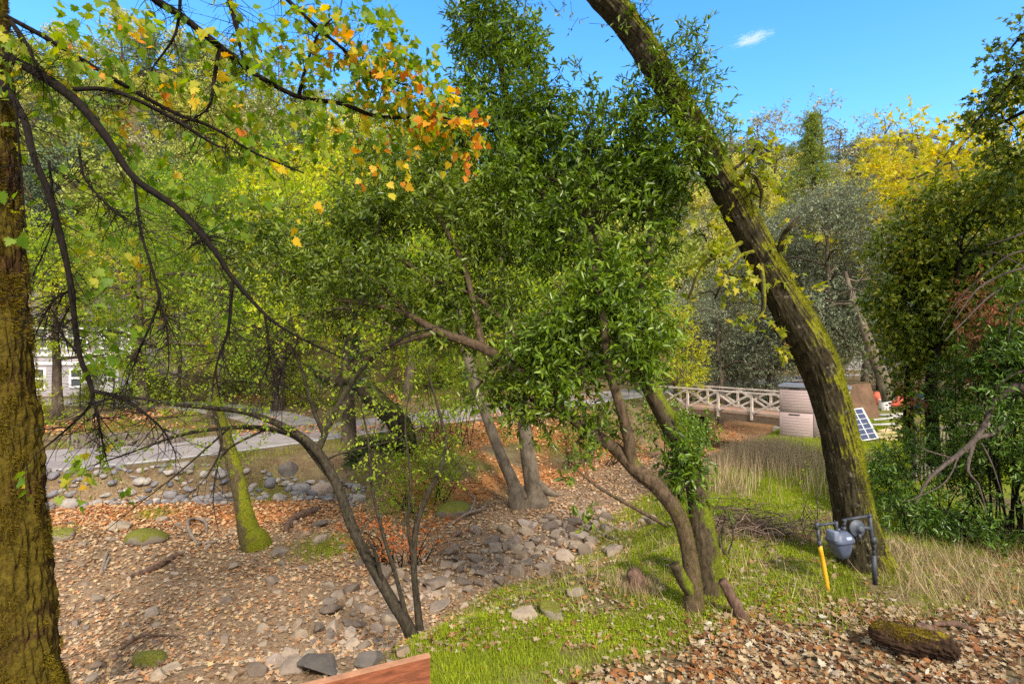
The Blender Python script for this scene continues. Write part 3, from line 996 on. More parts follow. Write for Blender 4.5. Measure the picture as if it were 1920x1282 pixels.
one(1075, 1112, .4, mesh_data('rock', [hull_rock(313, .5)], mossrock_m, False), 'mossy grey rock lying on the bright grass', .5)
one(1035, 1155, .46, mesh_data('rock', [hull_rock(314, .6)], mossrock_m, False), 'mossy rock with a bare grey top low on the grass bank', 1.5)
one(985, 1160, .36, mesh_data('rock', [hull_rock(315, .3)], rock_m, False), 'thin flat grey stone lying in the grass', .5)
one(1090, 1078, .3, mesh_data('rock', [hull_rock(316, .7)], rock_m, False), 'small pointed pale stone standing on the bright grass', .5)
one(850, 965, .9, mesh_data('rock', [round_rock(317, .6)], mossrock_m), 'dark mossy boulder under twigs left of the sycamore', .2)

# ------------------------------------------------------------------ built things
white_paint = plain_mat('white_paint', (.52, .45, .41), .75, .4, 4, .2)
old_wood = plain_mat('old_wood', (.15, .105, .075), .85, .35, 3, .5, stretch=(1, 1, 6))
deck_wood = plain_mat('deck_wood', (.33, .20, .155), .85, .3, 3, .4)
concrete = plain_mat('concrete', (.30, .29, .25), .9, .3, 3, .4)

# footbridge
bA, bB = np.array([12.95, 24.1]), np.array([8.7, 29.3])
bd = unit(bB - bA); bn = np.array([-bd[1], bd[0]])
if bn[0] > 0: bn = -bn                     # towards the camera's left
bL = np.hypot(*(bB - bA)); bz = 0.12
def BP(s, side, z):
    q = bA + bd * s + bn * side
    return np.array([q[0], q[1], bz + z])
bridge = thing('footbridge', 'white railed timber footbridge crossing the dry creek behind the storage cabinet', 'bridge', BP(bL / 2, 0, -.3))
bw = .95
nb = 44
part('deck', bridge, [beam(BP((k + .04) * bL / nb + .08, -bw, -.02), BP((k + .04) * bL / nb + .08, bw, -.02), bL / nb * .9, .045) for k in range(nb)], deck_wood, False)
for sd_ in (-1, 1):
    part('edge_beam', bridge, [beam(BP(-.2, sd_ * (bw - .08), -.20), BP(bL + .2, sd_ * (bw - .08), -.20), .14, .30)], old_wood, False)
part('deck_curb', bridge, [beam(BP(0, s_ * (bw - .06), .05), BP(bL, s_ * (bw - .06), .05), .1, .09) for s_ in (-1, 1)], plain_mat('curb_board', (.36, .28, .22), .8, .2, 4, .3), False)
nbay = 4
for sd_ in (-1, 1):
    ra = part('railing', bridge, [beam(BP(0, sd_ * bw, 1.0), BP(bL, sd_ * bw, 1.0), .13, .07)], white_paint, False)
    for k in range(nbay + 1):
        part('post', ra, [beam(BP(k * bL / nbay, sd_ * (bw + .003), -.25), BP(k * bL / nbay, sd_ * (bw + .003), .963), .10, .10, up=(bd[0], bd[1], 0))], white_paint, False)
    for k in range(nbay):
        a, b = k * bL / nbay + .06, (k + 1) * bL / nbay - .06
        part('brace', ra, [beam(BP(a, sd_ * (bw - .035), .08), BP(b, sd_ * (bw - .035), .94), .05, .09)], white_paint, False)
        part('brace', ra, [beam(BP(b, sd_ * (bw + .03), .08), BP(a, sd_ * (bw + .03), .94), .05, .09)], white_paint, False)
part('abutment', bridge, [box(BP(.1, 0, -.95), (1.0, 2.4, 1.1), math.atan2(bd[1], bd[0]))], concrete, False)
part('abutment', bridge, [bev_box(BP(bL - .9, 0, -1.25), (1.7, 1.9, 1.75), .06, 2, rotz(math.atan2(bd[1], bd[0])))], plain_mat('shade_dark_pier', (.05, .042, .035), .9, .5, 4, .6))  # enlarged pier, its near-black colour stands in for the shade under the deck

# storage cabinet
shed_m = plain_mat('mauve_resin', (.43, .33, .335), .55, .06, 1.5, .12, bscale=120)
shed_lid = plain_mat('slate_resin', (.17, .18, .22), .5, .1, 2, .15)
dark_gap = plain_mat('dark_gap', (.10, .08, .08), .8, .1, 2, 0)
sL, sR = np.array([9.80, 19.55]), np.array([11.62, 18.35])
sdx = unit(sR - sL); sny = np.array([sdx[1], -sdx[0]])      # front normal, towards the camera
sw = np.hypot(*(sR - sL)); sdp = .95
sang = math.atan2(sdx[1], sdx[0])
sz0 = min(H(*sL), H(*sR)) - .02
def SP(a, b, z):
    q = sL + sdx * a - sny * b
    return np.array([q[0], q[1], sz0 + z])
shed = thing('storage_cabinet', 'mauve resin storage cabinet with a slate grey lid beside the footbridge', 'storage shed', SP(sw / 2, sdp / 2, 0))
Rz = rotz(sang)
part('body', shed, [bev_box(SP(sw / 2, sdp / 2, .94), (sw, sdp, 1.86), .03, 2, Rz)], shed_m)
part('lid', shed, [bev_box(SP(sw / 2, sdp / 2 - .02, 1.91), (sw + .10, sdp + .14, .10), .03, 2, Rz), bev_box(SP(sw / 2, sdp / 2, 1.975), (sw - .1, sdp - .06, .05), .02, 2, Rz)], shed_lid)
for rw in (0, 1):
    for cl in (0, 1):
        z = .08 + rw * .92
        pcs = [bev_box(SP(sw * (.25 + .5 * cl), -.012, z + .44), (sw / 2 - .02, .03, .88), .012, 1, Rz)]
        for q in range(7):
            pcs.append(bev_box(SP(sw * (.25 + .5 * cl), -.0285, z + .12 + q * .098), (sw / 2 - .22, .006, .022), .002, 1, Rz))
        fp = part('door_panel', shed, pcs, shed_m)
        part('handle', fp, [bev_box(SP(sw * (.25 + .5 * cl) - .05, -.04, z + .835), (.36, .03, .035), .01, 1, Rz)], dark_gap)
part('base_trim', shed, [box(SP(sw / 2, sdp / 2 - .01, .03), (sw + .03, sdp + .05, .07), sang)], shed_m, False)

# leaning plywood sheet
ply = plain_mat('weathered_plywood', (.13, .075, .045), .85, .4, 2.5, .3)
def sheet(bl, br, tr, th):
    bl, br, tr = map(np.asarray, (bl, br, tr)); tl = tr + bl - br
    n = unit(np.cross(br - bl, tr - br)) * th / 2
    V = np.array([bl - n, br - n, tr - n, tl - n, bl + n, br + n, tr + n, tl + n])
    return V, np.array([[0, 3, 2, 1], [4, 5, 6, 7], [0, 1, 5, 4], [1, 2, 6, 5], [2, 3, 7, 6], [3, 0, 4, 7]])
solo('plywood_sheet', [sheet(P(1604, 786, 20.2), P(1650, 782, 20.4), P(1631, 718, 20.9), .03)], ply, 'dark weathered plywood sheet leaning behind the solar panel', 'board', loc=P(1625, 784, 20.3), smooth=False)
# solar panel
sbl, sbr, stt = P(1583, 832, 18.3), P(1648, 822, 18.75), P(1617, 764, 19.25)
sol = thing('solar_panel', 'solar panel with white frame propped on the lawn right of the leaning trunk', 'solar panel', (sbl + sbr) / 2)
alu = plain_mat('panel_frame_white', (.50, .50, .53), .4, .1, 4, 0)
cell_m = plain_mat('solar_cell', (.035, .05, .12), .18, .25, 9, 0, spec=.5)
ex, ey = sbr - sbl, stt - sbr
en = unit(np.cross(ex, ey)); en = -en if en[1] > 0 else en
part('frame', sol, [sheet(sbl, sbr, stt, .035)], alu, False)
cells = []
for i_ in range(4):
    for j_ in range(6):
        a0, a1, b0, b1 = (i_ + .07) / 4 * .92 + .04, (i_ + .93) / 4 * .92 + .04, (j_ + .06) / 6 * .94 + .03, (j_ + .94) / 6 * .94 + .03
        o_ = sbl + en * .021
        cells.append((np.array([o_ + ex * a0 + ey * b0, o_ + ex * a1 + ey * b0, o_ + ex * a1 + ey * b1, o_ + ex * a0 + ey * b1]), np.array([[0, 1, 2, 3]])))
part('cell_grid', sol, cells, cell_m, False)
part('rear_leg', sol, [beam(stt + ex * -.5 + np.array([0, .03, 0]), np.array([*(stt - ex * .5)[:2] + [0.1, .75], H(*((stt - ex * .5)[:2] + [.1, .75]))]), .04, .04)], alu, False)
# lumber heap, each board a thing
tanb = plain_mat('fresh_lumber', (.55, .42, .24), .8, .25, 3, .3)
greyb = plain_mat('grey_lumber', (.42, .40, .40), .8, .25, 3, .3)
lum = [(1640, 806, 1700, 800, tanb, .28, 0), (1645, 812, 1702, 807, tanb, .25, .0), (1652, 803, 1698, 792, tanb, .22, .06), (1660, 815, 1704, 815, tanb, .2, 0), (1668, 798, 1705, 806, tanb, .2, .12)]
for (u0, v0, u1, v1, mt, wd, dz) in lum:
    a, b = GR(u0, v0 + 12), GR(u1, v1 + 12)
    a[2] += .07 + dz; b[2] += .07 + dz
    solo('lumber_board', [beam(a, b, wd, .045)], mt, 'tan plank in the lumber heap right of the solar panel', 'plank', 'tan planks of the lumber heap', loc=(a + b) / 2, smooth=False)
for (u0, v0, u1, v1, dz) in [(1634, 784, 1690, 788, .25), (1638, 792, 1692, 786, .2), (1630, 797, 1684, 795, .1), (1650, 780, 1700, 778, .16)]:
    a, b = GR(u0, v0 + 8), GR(u1, v1 + 8)
    a[2] += .08 + dz; b[2] += .08 + dz
    solo('grey_pole', [tube(np.array([a, b]), .05, 8)], greyb, 'grey pole lying across the back of the lumber heap', 'pole', 'grey poles of the lumber heap', loc=(a + b) / 2)
# clutter by the trees
def bagmesh(c, s, seed, amp=.22):
    V, F = ico(3)
    V = V * (1 + amp * fbm(V * 1.6 + seed, 3)[:, None])
    V[:, 2] = np.where(V[:, 2] < -.55, -.55, V[:, 2])
    return V * np.asarray(s) + np.asarray(c) + [0, 0, .55 * s[2]], F
g = GR(1659, 768)
tub = thing('plastic_tub', 'white plastic tub on the grass in front of the red tarp', 'tub', g)
bm = bmesh.new(); bmesh.ops.create_cone(bm, cap_ends=False, segments=24, radius1=.24, radius2=.31, depth=.5)
V, F = bm_piece(bm); part('bucket', tub, [(V * [1, .8, 1] + g + [0, 0, .25], F)], plain_mat('milky_plastic', (.72, .70, .74), .4, .12, 8, .2))
part('rim', tub, [tube(np.array([[math.cos(a) * .31, math.sin(a) * .25, .5] for a in np.linspace(0, 6.283, 25)]) + g, .015, 6, cap=False)], white_paint)
for (u, v, s, sd_, lb) in [(1683, 760, (.75, .5, .42), 1, 'crumpled red orange tarp heap right of the plastic tub'), (1644, 758, (.3, .3, .42), 2, 'small red bundle showing left of the plastic tub')]:
    g = GR(u, v); solo('red_tarp', [bagmesh(g, s, sd_, .5)], plain_mat('red_tarp', (.55, .12, .07), .6, .3, 4, .4), lb, 'tarp', loc=g)
g = GR(1714, 772); solo('black_bag', [bagmesh(g, (.34, .3, .42), 5, .4)], plain_mat('black_plastic', (.025, .027, .035), .4, .2, 5, .4), 'black plastic sack left of the blue barrel', 'sack', loc=g)
g = GR(1731, 776)
bar = thing('blue_barrel', 'dark blue plastic barrel under the vine covered tree', 'barrel', g)
bluep = plain_mat('blue_plastic', (.025, .06, .15), .45, .15, 4, .1)
zz = np.linspace(0, .88, 14); rr = .27 + .02 * np.sin(zz / .88 * np.pi) + .014 * ((np.arange(14) % 4) == 0)
part('drum', bar, [tube(np.column_stack([np.zeros(14), np.zeros(14), zz]) + g, rr, 24)], bluep)
part('lid', bar, [tube(np.array([[0, 0, .88], [0, 0, .93]]) + g, .285, 24)], bluep)
g = GR(1690, 752)
cb = thing('cardboard_box', 'brown cardboard box behind the red tarp', 'box', g)
card = plain_mat('cardboard', (.36, .23, .15), .85, .15, 3, .1)
part('carton', cb, [box(g + [0, 0, .33], (.62, .5, .66), .3)], card, False)
part('flap', cb, [sheet(g + [-.30, -.33, .66], g + [.29, -.14, .66], g + [.35, -.36, .74], .01)], card, False)

# garden fence on the right, seen through the shrubs
fz = np.array([9.95, 13.2]); fe = np.array([13.2, 14.6])
fc = thing('garden_fence', 'weathered grey wooden picket fence half hidden in shrubs on the right', 'fence', (fz[0], fz[1], H(*fz)))
fd = unit(fe - fz); fl = np.hypot(*(fe - fz))
def FP(s, z):
    q = fz + fd * s
    return np.array([q[0], q[1], H(*q) + z])
grey_wood = plain_mat('grey_fence_wood', (.23, .19, .17), .85, .3, 4, .5)
for s_ in (0.03, fl * .5, fl):
    part('post', fc, [beam(FP(s_, -.2), FP(s_, 1.42), .1, .1, up=(fd[0], fd[1], 0))], grey_wood, False)
for z in (.3, 1.25):
    part('rail', fc, [beam(FP(0, z) - np.r_[fd[::-1] * [-1, 1], 0] * -.075, FP(fl, z) - np.r_[fd[::-1] * [-1, 1], 0] * -.075, .05, .09)], grey_wood, False)
for k in range(22):
    s_ = .16 + k * (fl - .3) / 21
    o_ = np.r_[fd[1], -fd[0], 0] * .075
    part('picket', fc, [beam(FP(s_, .08) + o_, FP(s_, 1.22 + .02 * (k % 3)) + o_, .022, .07, up=(fd[0], fd[1], 0))], grey_wood, False)

# lantern post beyond the bridge
g = GR(1325, 738)
lp = thing('lantern_post', 'dark post with a flat white cap beyond the footbridge', 'post', g)
hz = (CAMZ - (700 - HOR) / FPX * g[1]) - g[2]
part('post', lp, [box(g + [0, 0, hz / 2 - .05], (.22, .22, hz), 0.2)], grey_wood, False)
part('cap', lp, [bev_box(g + [0, 0, hz + .02], (1.05, .55, .22), .06, 2)], white_paint)

# gas meter
def Q(u, v, Y=7.42): return P(u, v, Y)
gas_grey = plain_mat('meter_grey', (.075, .095, .155), .45, .18, 9, .12, spec=.4)
gas_dark = plain_mat('pipe_grey', (.045, .052, .07), .5, .35, 12, .2, spec=.4)
yel = plain_mat('yellow_pipe', (.62, .36, .02), .5, .25, 6, .1)
gm = thing('gas_meter', 'blue grey gas meter on a yellow riser pipe at the foot of the leaning trunk', 'gas meter', GR(1553, 1118))
part('riser_pipe', gm, [tube(spline([Q(1555, 1128), Q(1548, 1080), Q(1537, 1022)], 12), .030, 12)], yel)
part('inlet_pipe', gm, [tube(np.array([Q(1537, 1024), Q(1533, 990)]), .022, 12), tube(np.array([Q(1531, 984.5), Q(1568, 979.5)]), .019, 12),
                        tube(np.array([Q(1531, 992), Q(1531.5, 979)]), .027, 12), tube(np.array([Q(1537, 1024), Q(1536, 1013)]), .029, 12), tube(np.array([Q(1568, 977), Q(1568, 996)]), .024, 12)], gas_dark)
mc = Q(1575, 1004, 7.40)
Rm = rotz(.35)
def loft(rings, n=28, pw=.55):
    """stack of superellipse rings (z, ax, ay, ox)"""
    a = np.linspace(0, 2 * np.pi, n, endpoint=False)
    V = []
    for (z, ax, ay, ox) in rings:
        V.append(np.column_stack([np.sign(np.cos(a)) * np.abs(np.cos(a)) ** pw * ax + ox, np.sign(np.sin(a)) * np.abs(np.sin(a)) ** pw * ay, np.full(n, z)]))
    m = len(rings); V = np.vstack(V)
    i = np.arange(m - 1)[:, None] * n; j = np.arange(n)[None]; k = (j + 1) % n
    F = np.stack([i + j, i + k, i + n + k, i + n + j], -1).reshape(-1, 4)
    caps = np.array([list(range(n))[::-1]]), np.array([list(range((m - 1) * n, m * n))])
    return V, [F, caps[0], caps[1]]
V, F = loft([(-.30, .05, .05, .03), (-.295, .085, .07, .03), (-.2, .12, .10, .02), (-.10, .155, .115, 0), (-.075, .16, .118, 0)])
part('meter_body', gm, [(V @ Rm.T + mc, F)], gas_grey)
V, F = loft([(-.078, .176, .132, 0), (-.055, .18, .135, 0), (-.03, .175, .13, 0), (.03, .135, .10, -.005), (.065, .10, .075, -.01), (.072, .085, .06, -.01)])
cap_ = part('meter_cap', gm, [(V @ Rm.T + mc, F)], gas_grey)
part('dial_plate', cap_, [bev_box(mc + Rm @ np.array([-.165, -.02, .035]), (.09, .15, .14), .02, 2, Rm)], plain_mat('meter_index', (.16, .19, .28), .4, .1, 9, 0))
part('index_cover', cap_, [bev_box(mc + Rm @ np.array([.02, -.115, -.005]), (.10, .03, .045), .008, 2, Rm @ rotx(-.5))], plain_mat('meter_glass', (.30, .36, .50), .2, .1, 9, 0))
part('union_nut', gm, [tube(np.array([mc + Rm @ [-.04, 0, .06], mc + Rm @ [-.04, 0, .11]]), .036, 6), tube(np.array([mc + Rm @ [.07, 0, .06], mc + Rm @ [.07, 0, .12]]), .036, 6)], gas_dark)
part('outlet_pipe', gm, [tube(np.array([mc + Rm @ [.07, 0, .11], Q(1584, 974)]), .022, 12), tube(np.array([Q(1581, 974.5), Q(1630, 966.5)]), .019, 12), tube(np.array([Q(1579, 976), Q(1586, 975)]), .027, 12),
                         tube(np.array([Q(1630, 963), Q(1634, 1000), Q(1638, 1030)]), .024, 12), tube(np.array([Q(1627, 967), Q(1634, 966)]), .028, 12), tube(np.array([Q(1637, 1006), Q(1638, 1018)]), .04, 8), tube(np.array([Q(1638, 1040), Q(1641, 1095)]), .031, 12), tube(np.array([Q(1638, 1020), Q(1639, 1044)]), .022, 12)], gas_dark)
rc = Q(1607, 990, 7.40)
Vr, Fr = loft([(-.05, .05, .05, 0), (-.045, .085, .085, 0), (-.012, .105, .105, 0), (-.01, .118, .118, 0), (.01, .118, .118, 0), (.012, .10, .10, 0), (.04, .06, .06, 0), (.05, .05, .05, 0), (.085, .042, .042, 0), (.09, .03, .03, 0)], 32, 1.0)
reg = part('regulator', gm, [(Vr @ rotx(math.radians(80)).T @ rotz(.15).T + rc, Fr)], plain_mat('regulator_grey', (.06, .07, .095), .5, .3, 12, .2, spec=.4))
part('regulator_vent', reg, [tube(np.array([rc + [.0, -.05, -.06], rc + [.0, -.06, -.13]]), .022, 10), tube(np.array([rc + [.06, .03, 0], Q(1632, 990, 7.42)]), .03, 10)], gas_dark)

# wooden retaining board at the bottom edge
red_wood = plain_mat('stained_board', (.22, .07, .033), .6, .55, 5, .5, spec=.35, stretch=(1, 1, 7))
red_top = plain_mat('board_top', (.40, .20, .12), .6, .25, 6, .3)
a = np.array([-.76, 4.90, .62]); b = np.array([-2.1, 4.30, .62])
rb = thing('retaining_board', 'reddish brown wooden board edging the bank at the bottom of the view', 'board', (a[0], a[1], H(a[0], a[1])))
t_ = unit(b - a)
part('plank', rb, [beam(a + [0, 0, -.145], b + [0, 0, -.145], .055, .29)], red_wood, False)
part('plank', rb, [beam(a + [0, 0, -.44], b + [0, 0, -.44], .055, .29)], red_wood, False)
part('cap_board', rb, [beam(a + [0, 0, .008] - t_ * .004, b + [0, 0, .008], .062, .014)], red_top, False)

# house across the road
siding = plain_mat('mauve_siding', (.36, .33, .36), .8, .12, 1.2, .3)
trim_m = plain_mat('house_trim', (.80, .78, .80), .6, .08, 2, 0)
glass_m = plain_mat('window_glass', (.05, .06, .07), .08, .3, 1, 0, spec=.6)
roof_m = plain_mat('shingle_roof', (.13, .11, .10), .9, .3, 6, .6)
hx0, hx1, hy0, hy1 = -36.5, -25.9, 36.3, 44.0
hz0 = -.3
house = thing('house', 'two storey mauve house with white trim seen through leaves at far left', 'house', ((hx0 + hx1) / 2, hy0, hz0))
part('wall', house, [box(((hx0 + hx1) / 2, (hy0 + hy1) / 2, hz0 + 2.6), (hx1 - hx0, hy1 - hy0, 5.6))] +
     [box(((hx0 + hx1) / 2, hy0 - .012, hz0 + .2 + k * .22), (hx1 - hx0 - .3, .03, .2)) for k in range(24)], siding, False)
for x_ in (hx0 + .06, -30.9, hx1 - .06):
    part('corner_board', house, [box((x_, hy0 - .04, hz0 + 2.7), (.26, .1, 5.4))], trim_m, False)
for z_ in (2.35, 2.95, 5.35):
    part('trim_band', house, [box(((hx0 + hx1) / 2, hy0 - .075, hz0 + z_), (hx1 - hx0 + .1, .12, .2))], trim_m, False)
for (x_, z_, w_, h_) in [(-34.6, 4.05, 1.9, 1.5), (-32.1, 4.05, 1.3, 1.5), (-29.5, 4.05, 1.5, 1.5), (-27.2, 4.05, 1.5, 1.5), (-32.4, 1.3, 1.5, 1.5), (-29.6, 1.35, .9, 1.3), (-34.7, 1.3, 1.5, 1.5)]:
    wn_ = part('window', house, [box((x_, hy0 - .05, hz0 + z_), (w_ - .22, .05, h_ - .22))], glass_m, False)
    part('frame', wn_, [box((x_ + s_ * (w_ / 2 - .06), hy0 - .08, hz0 + z_), (.13, .11, h_)) for s_ in (-1, 1)] + [box((x_, hy0 - .083, hz0 + z_ + s_ * (h_ / 2 - .06)), (w_ - .26, .11, .13)) for s_ in (-1, 0, 1)], trim_m, False)
dr = part('door', house, [box((-27.35, hy0 - .05, hz0 + 1.12), (1.0, .08, 2.1))], trim_m, False)
part('frame', dr, [box((-27.35 + s_ * .58, hy0 - .065, hz0 + 1.15), (.16, .13, 2.3)) for s_ in (-1, 1)], trim_m, False)
part('pane', dr, [box((-27.35 + i_ * .24, hy0 - .095, hz0 + 1.25 + j_ * .36), (.17, .02, .28)) for i_ in (-1, 0, 1) for j_ in (0, 1)], glass_m, False)
part('handle', dr, [bev_box((-26.95, hy0 - .12, hz0 + 1.05), (.05, .06, .14), .01, 1)], dark_gap)
rv = np.array([[hx0 - .5, hy0 - .6, hz0 + 5.4], [hx1 + .5, hy0 - .6, hz0 + 5.4], [hx1 + .5, (hy0 + hy1) / 2, hz0 + 7.6], [hx0 - .5, (hy0 + hy1) / 2, hz0 + 7.6], [hx1 + .5, hy1 + .6, hz0 + 5.4], [hx0 - .5, hy1 + .6, hz0 + 5.4]])
part('roof', house, [(np.vstack([rv, rv - [0, 0, .18]]), [np.array([[0, 1, 2, 3], [3, 2, 4, 5], [7, 6, 9, 8], [8, 9, 11, 10], [0, 6, 7, 1], [4, 10, 11, 5]]), np.array([[0, 3, 9, 6], [3, 5, 11, 9], [1, 7, 8, 2], [2, 8, 10, 4]])])], roof_m, False)
for x_ in (hx0 + .05, hx1 - .05):
    part('gable', house, [(np.array([[x_ + t_, y_, z_] for t_ in (-.04, .04) for (y_, z_) in ((hy0, hz0 + 5.38), (hy1, hz0 + 5.38), ((hy0 + hy1) / 2, hz0 + 7.35))]), [np.array([[0, 1, 2], [5, 4, 3]]), np.array([[0, 3, 4, 1], [1, 4, 5, 2], [2, 5, 3, 0]])])], siding, False)

# low stone wall at the lawn edge between road and driveway
swp = [GR(u, v) for u, v in ((130, 842), (200, 838), (270, 834), (345, 829))]
stone_w = rock_mat('wall_stone', [(0, (.19, .16, .14)), (1, (.24, .20, .17))])
wl = spline(swp, 34); pcs = []
for k in range(33):
    for r_ in (0, 1):
        c_ = (wl[k] + wl[k + 1]) / 2 + [0, 0, .13 + r_ * .23]
        V, F = hull_rock(500 + k * 2 + r_, .62, 12)
        L_ = np.linalg.norm(wl[k + 1] - wl[k]); an = math.atan2(*(wl[k + 1] - wl[k])[1::-1])
        pcs.append((V @ rotz(an).T * 1.0 * [L_ * 1.25, .42, .40 / .6] + c_, F))
solo('stone_wall', pcs, stone_w, 'low dry stone wall between the road and the driveway lawn', 'wall', loc=swp[1], smooth=False)

# utility wires far left
for k, (v0, v1) in enumerate(((466, 470), (478, 484))):
    a, b = P(-60, v0 - 4, 30), P(420, v1 + 6, 46)
    m_ = spline([a, (a + b) / 2 - [0, 0, .5], b], 20)
    solo('utility_wire', [tube(m_, .016, 5)], greyb, 'thin grey utility wire crossing the slope at far left, %s of the pair' % ('upper' if k == 0 else 'lower'), 'wire', loc=a)

# wisp of cloud: a thin body of droplets
cm, nt, out = new_mat('cloud_vapour')
vol = N(nt, 'ShaderNodeVolumePrincipled')
vol.inputs['Color'].default_value = (1, 1, 1, 1)
tc = N(nt, 'ShaderNodeTexCoord'); ln = N(nt, 'ShaderNodeVectorMath', operation='LENGTH')
nt.links.new(tc.outputs['Object'], ln.inputs[0])
nn = noise_tex(nt, 2.4, 7, .68, 'Object', (1, 1, 2.0))
dn = math_(nt, 'SUBTRACT', math_(nt, 'ADD', math_(nt, 'SUBTRACT', 1.0, ln.outputs['Value']), math_(nt, 'MULTIPLY', nn, 2.6)), 1.72, True)
nt.links.new(math_(nt, 'MULTIPLY', dn, .055), vol.inputs['Density'])
nt.links.new(vol.outputs[0], out.inputs['Volume'])
V, F = ico(4)
cl = bpy.data.objects.new('cloud', mesh_data('cloud', [(V, F)], cm))
cl.location = tuple(P(1410, 73, 1500.0)); cl.scale = (88, 45, 22); cl.rotation_euler = (0, math.radians(-14), 0)
col.objects.link(cl); tag(cl, 'small white wisp of cloud alone in the blue sky', 'cloud')

# ------------------------------------------------------------------ trees and plants
def ridges(amp, fr=5.0, fs=1.2, low=.06, fl=.8):
    """bark: fluted ridges along the stem plus slow lumps"""
    def f(D, s, r, pts):
        c = D * fr + (s * fs)[..., None] * np.array([.3, .2, 1.0])
        a = np.abs(fbm(c, 3))
        b = fbm(D * fl + (s * fl)[..., None] * np.array([.2, .1, 1.0]) + 5, 2)
        return amp * (a - .25) * 2 + low * b
    return f
def limb(ctrl, n=60, sides=16, disp=None, world=False):
    """ctrl rows: u, v, depth, radius in photo pixels"""
    c = np.array(ctrl, float)
    if world:
        X = c
    else:
        cosv = 1 / np.sqrt(1 + ((c[:, 0] - 960) / FPX) ** 2)
        X = np.column_stack([PP(c[:, :3]), c[:, 3] / FPX * c[:, 2] * cosv])
    s = spline(X, n)
    return s[:, :3], np.maximum(s[:, 3], .003), tube(s[:, :3], np.maximum(s[:, 3], .003), sides, disp)
def tufts(pts, rad, n, ln, fn=None, tmpl=None):
    """moss tufts standing off a stem; fn(dirs) -> keep probability"""
    t, nn_, bb = frames(pts)
    i = rng.integers(0, len(pts) - 1, n); f = rng.random(n)[:, None]
    a = rng.uniform(0, 6.283, n)
    d = nn_[i] * np.cos(a)[:, None] + bb[i] * np.sin(a)[:, None]
    c = pts[i] * (1 - f) + pts[i + 1] * f
    r = (rad[i] * (1 - f[:, 0]) + rad[i + 1] * f[:, 0])[:, None]
    p = c + d * r * .99
    k = np.ones(n, bool) if fn is None else rng.random(n) < fn(d, p)
    p, d = p[k], d[k]
    dd = unit(d + rand_unit(len(p)) * .8 + [0, 0, -.25])
    T = tmpl or (GB[0] * [1, .22, 1], GB[1])
    return place(T, p, dd, rand_unit(len(p)), ln * rng.uniform(.5, 1.3, len(p)))
def px_blobs(bl):
    """u, v, depth, ru, rv (pixels), ry (m) -> centre, radii in metres"""
    out = []
    for b in bl:
        out.append((P(b[0], b[1], b[2]), np.array([b[3] / FPX * b[2], b[5], b[4] / FPX * b[2]]), b[6] if len(b) > 6 else 1.0))
    return out
def crown(blobs, dens, K, twig, leaf, tmpl, gap=-.12, gscale=1.6, droop=.15, flat=.7, bias=.45, twr=.004, wid=1.0):
    """leaves and twigs filling the blobs; dens = sprays per square metre of blob outline"""
    L, S, E, tips = [], [], [], []
    for c, r, w in blobs:
        n = int(dens * w * math.pi * r[0] * r[2] * 2.0) + 3
        p, d = ell_points(c, r, n, bias, gap, gscale)
        if len(p) == 0: continue
        lf, (a, b) = sprays(p, d, K, twig, leaf, tmpl, droop, flat, wid=wid)
        L.append(lf); S.append(a); E.append(b); tips.append(p)
    tw = prisms(np.concatenate(S), np.concatenate(E), twr, twr * .45)
    return L, tw, tips
def feeders(stems, blobs, tips, r0=.02, sub=7, sag=.0):
    """branches from the nearest stem point to every blob, then on to points inside it"""
    out = []
    allp = np.concatenate([s[0] for s in stems]); allr = np.concatenate([s[1] for s in stems])
    for (c, r, w), tp in zip(blobs, tips):
        d = np.linalg.norm(allp - c, axis=1) + np.where(allr < .008, 5, 0) + np.maximum(allp[:, 2] - c[2], 0) * .6
        i = int(np.argmin(d)); a = allp[i]
        if np.linalg.norm(a - c) > .12:
            mid = (a + c) / 2 + rng.normal(0, .12, 3) * np.linalg.norm(c - a) + [0, 0, .1 * np.linalg.norm(c - a) - sag]
            rr = min(allr[i] * .6, r0 * (1 + .25 * np.linalg.norm(c - a)))
            ln = spline([a, mid, c], 12)
            out.append(tube(ln, np.linspace(rr, rr * .45, 12), 6))
        else:
            rr = min(allr[i] * .5, r0); ln = np.array([a, c])
        for q in tp[rng.integers(0, len(tp), sub)]:
            b = ln[rng.integers(len(ln) // 2, len(ln))]
            m_ = (b + q) / 2 + rng.normal(0, .10, 3) * np.linalg.norm(q - b)
            l2_ = spline([b, m_, q], 7)
            out.append(tube(l2_, np.linspace(rr * .42, .003, 7), 5))
    return out
def base_of(pts):
    return np.array([pts[0][0], pts[0][1], H(pts[0][0], pts[0][1])])

# bark kinds
moss_c = (.16, .17, .012)
oak_bark = bark_mat('oak_bark', (.007, .006, .004), (.075, .060, .032), 16, (1, 1, .3), moss=(.19, .19, .012), moss_dir=(.95, .05, .45), moss_amt=.26, bump=.9, lichen=(.17, .15, .11))
maple_bark = bark_mat('mossy_bark', (.012, .006, .003), (.10, .05, .02), 14, (1, 1, .5), moss=(.11, .080, .010), moss_dir=(.3, -.4, .4), moss_amt=.20, bump=1.0)
bay_bark = bark_mat('bay_bark', (.02, .016, .010), (.12, .09, .055), 22, (1, 1, .4), moss=(.13, .16, .012), moss_dir=(.75, -.2, .6), moss_amt=.06, bump=.6)
bay_bark2 = bark_mat('bay_bark_brown', (.022, .015, .010), (.16, .11, .07), 22, (1, 1, .4), moss=(.12, .14, .012), moss_dir=(.5, -.2, .3), moss_amt=-.42, bump=.6)
dark_bark = bark_mat('dark_twig', (.004, .003, .003), (.022, .016, .013), 30, (1, 1, .5), bump=.5)
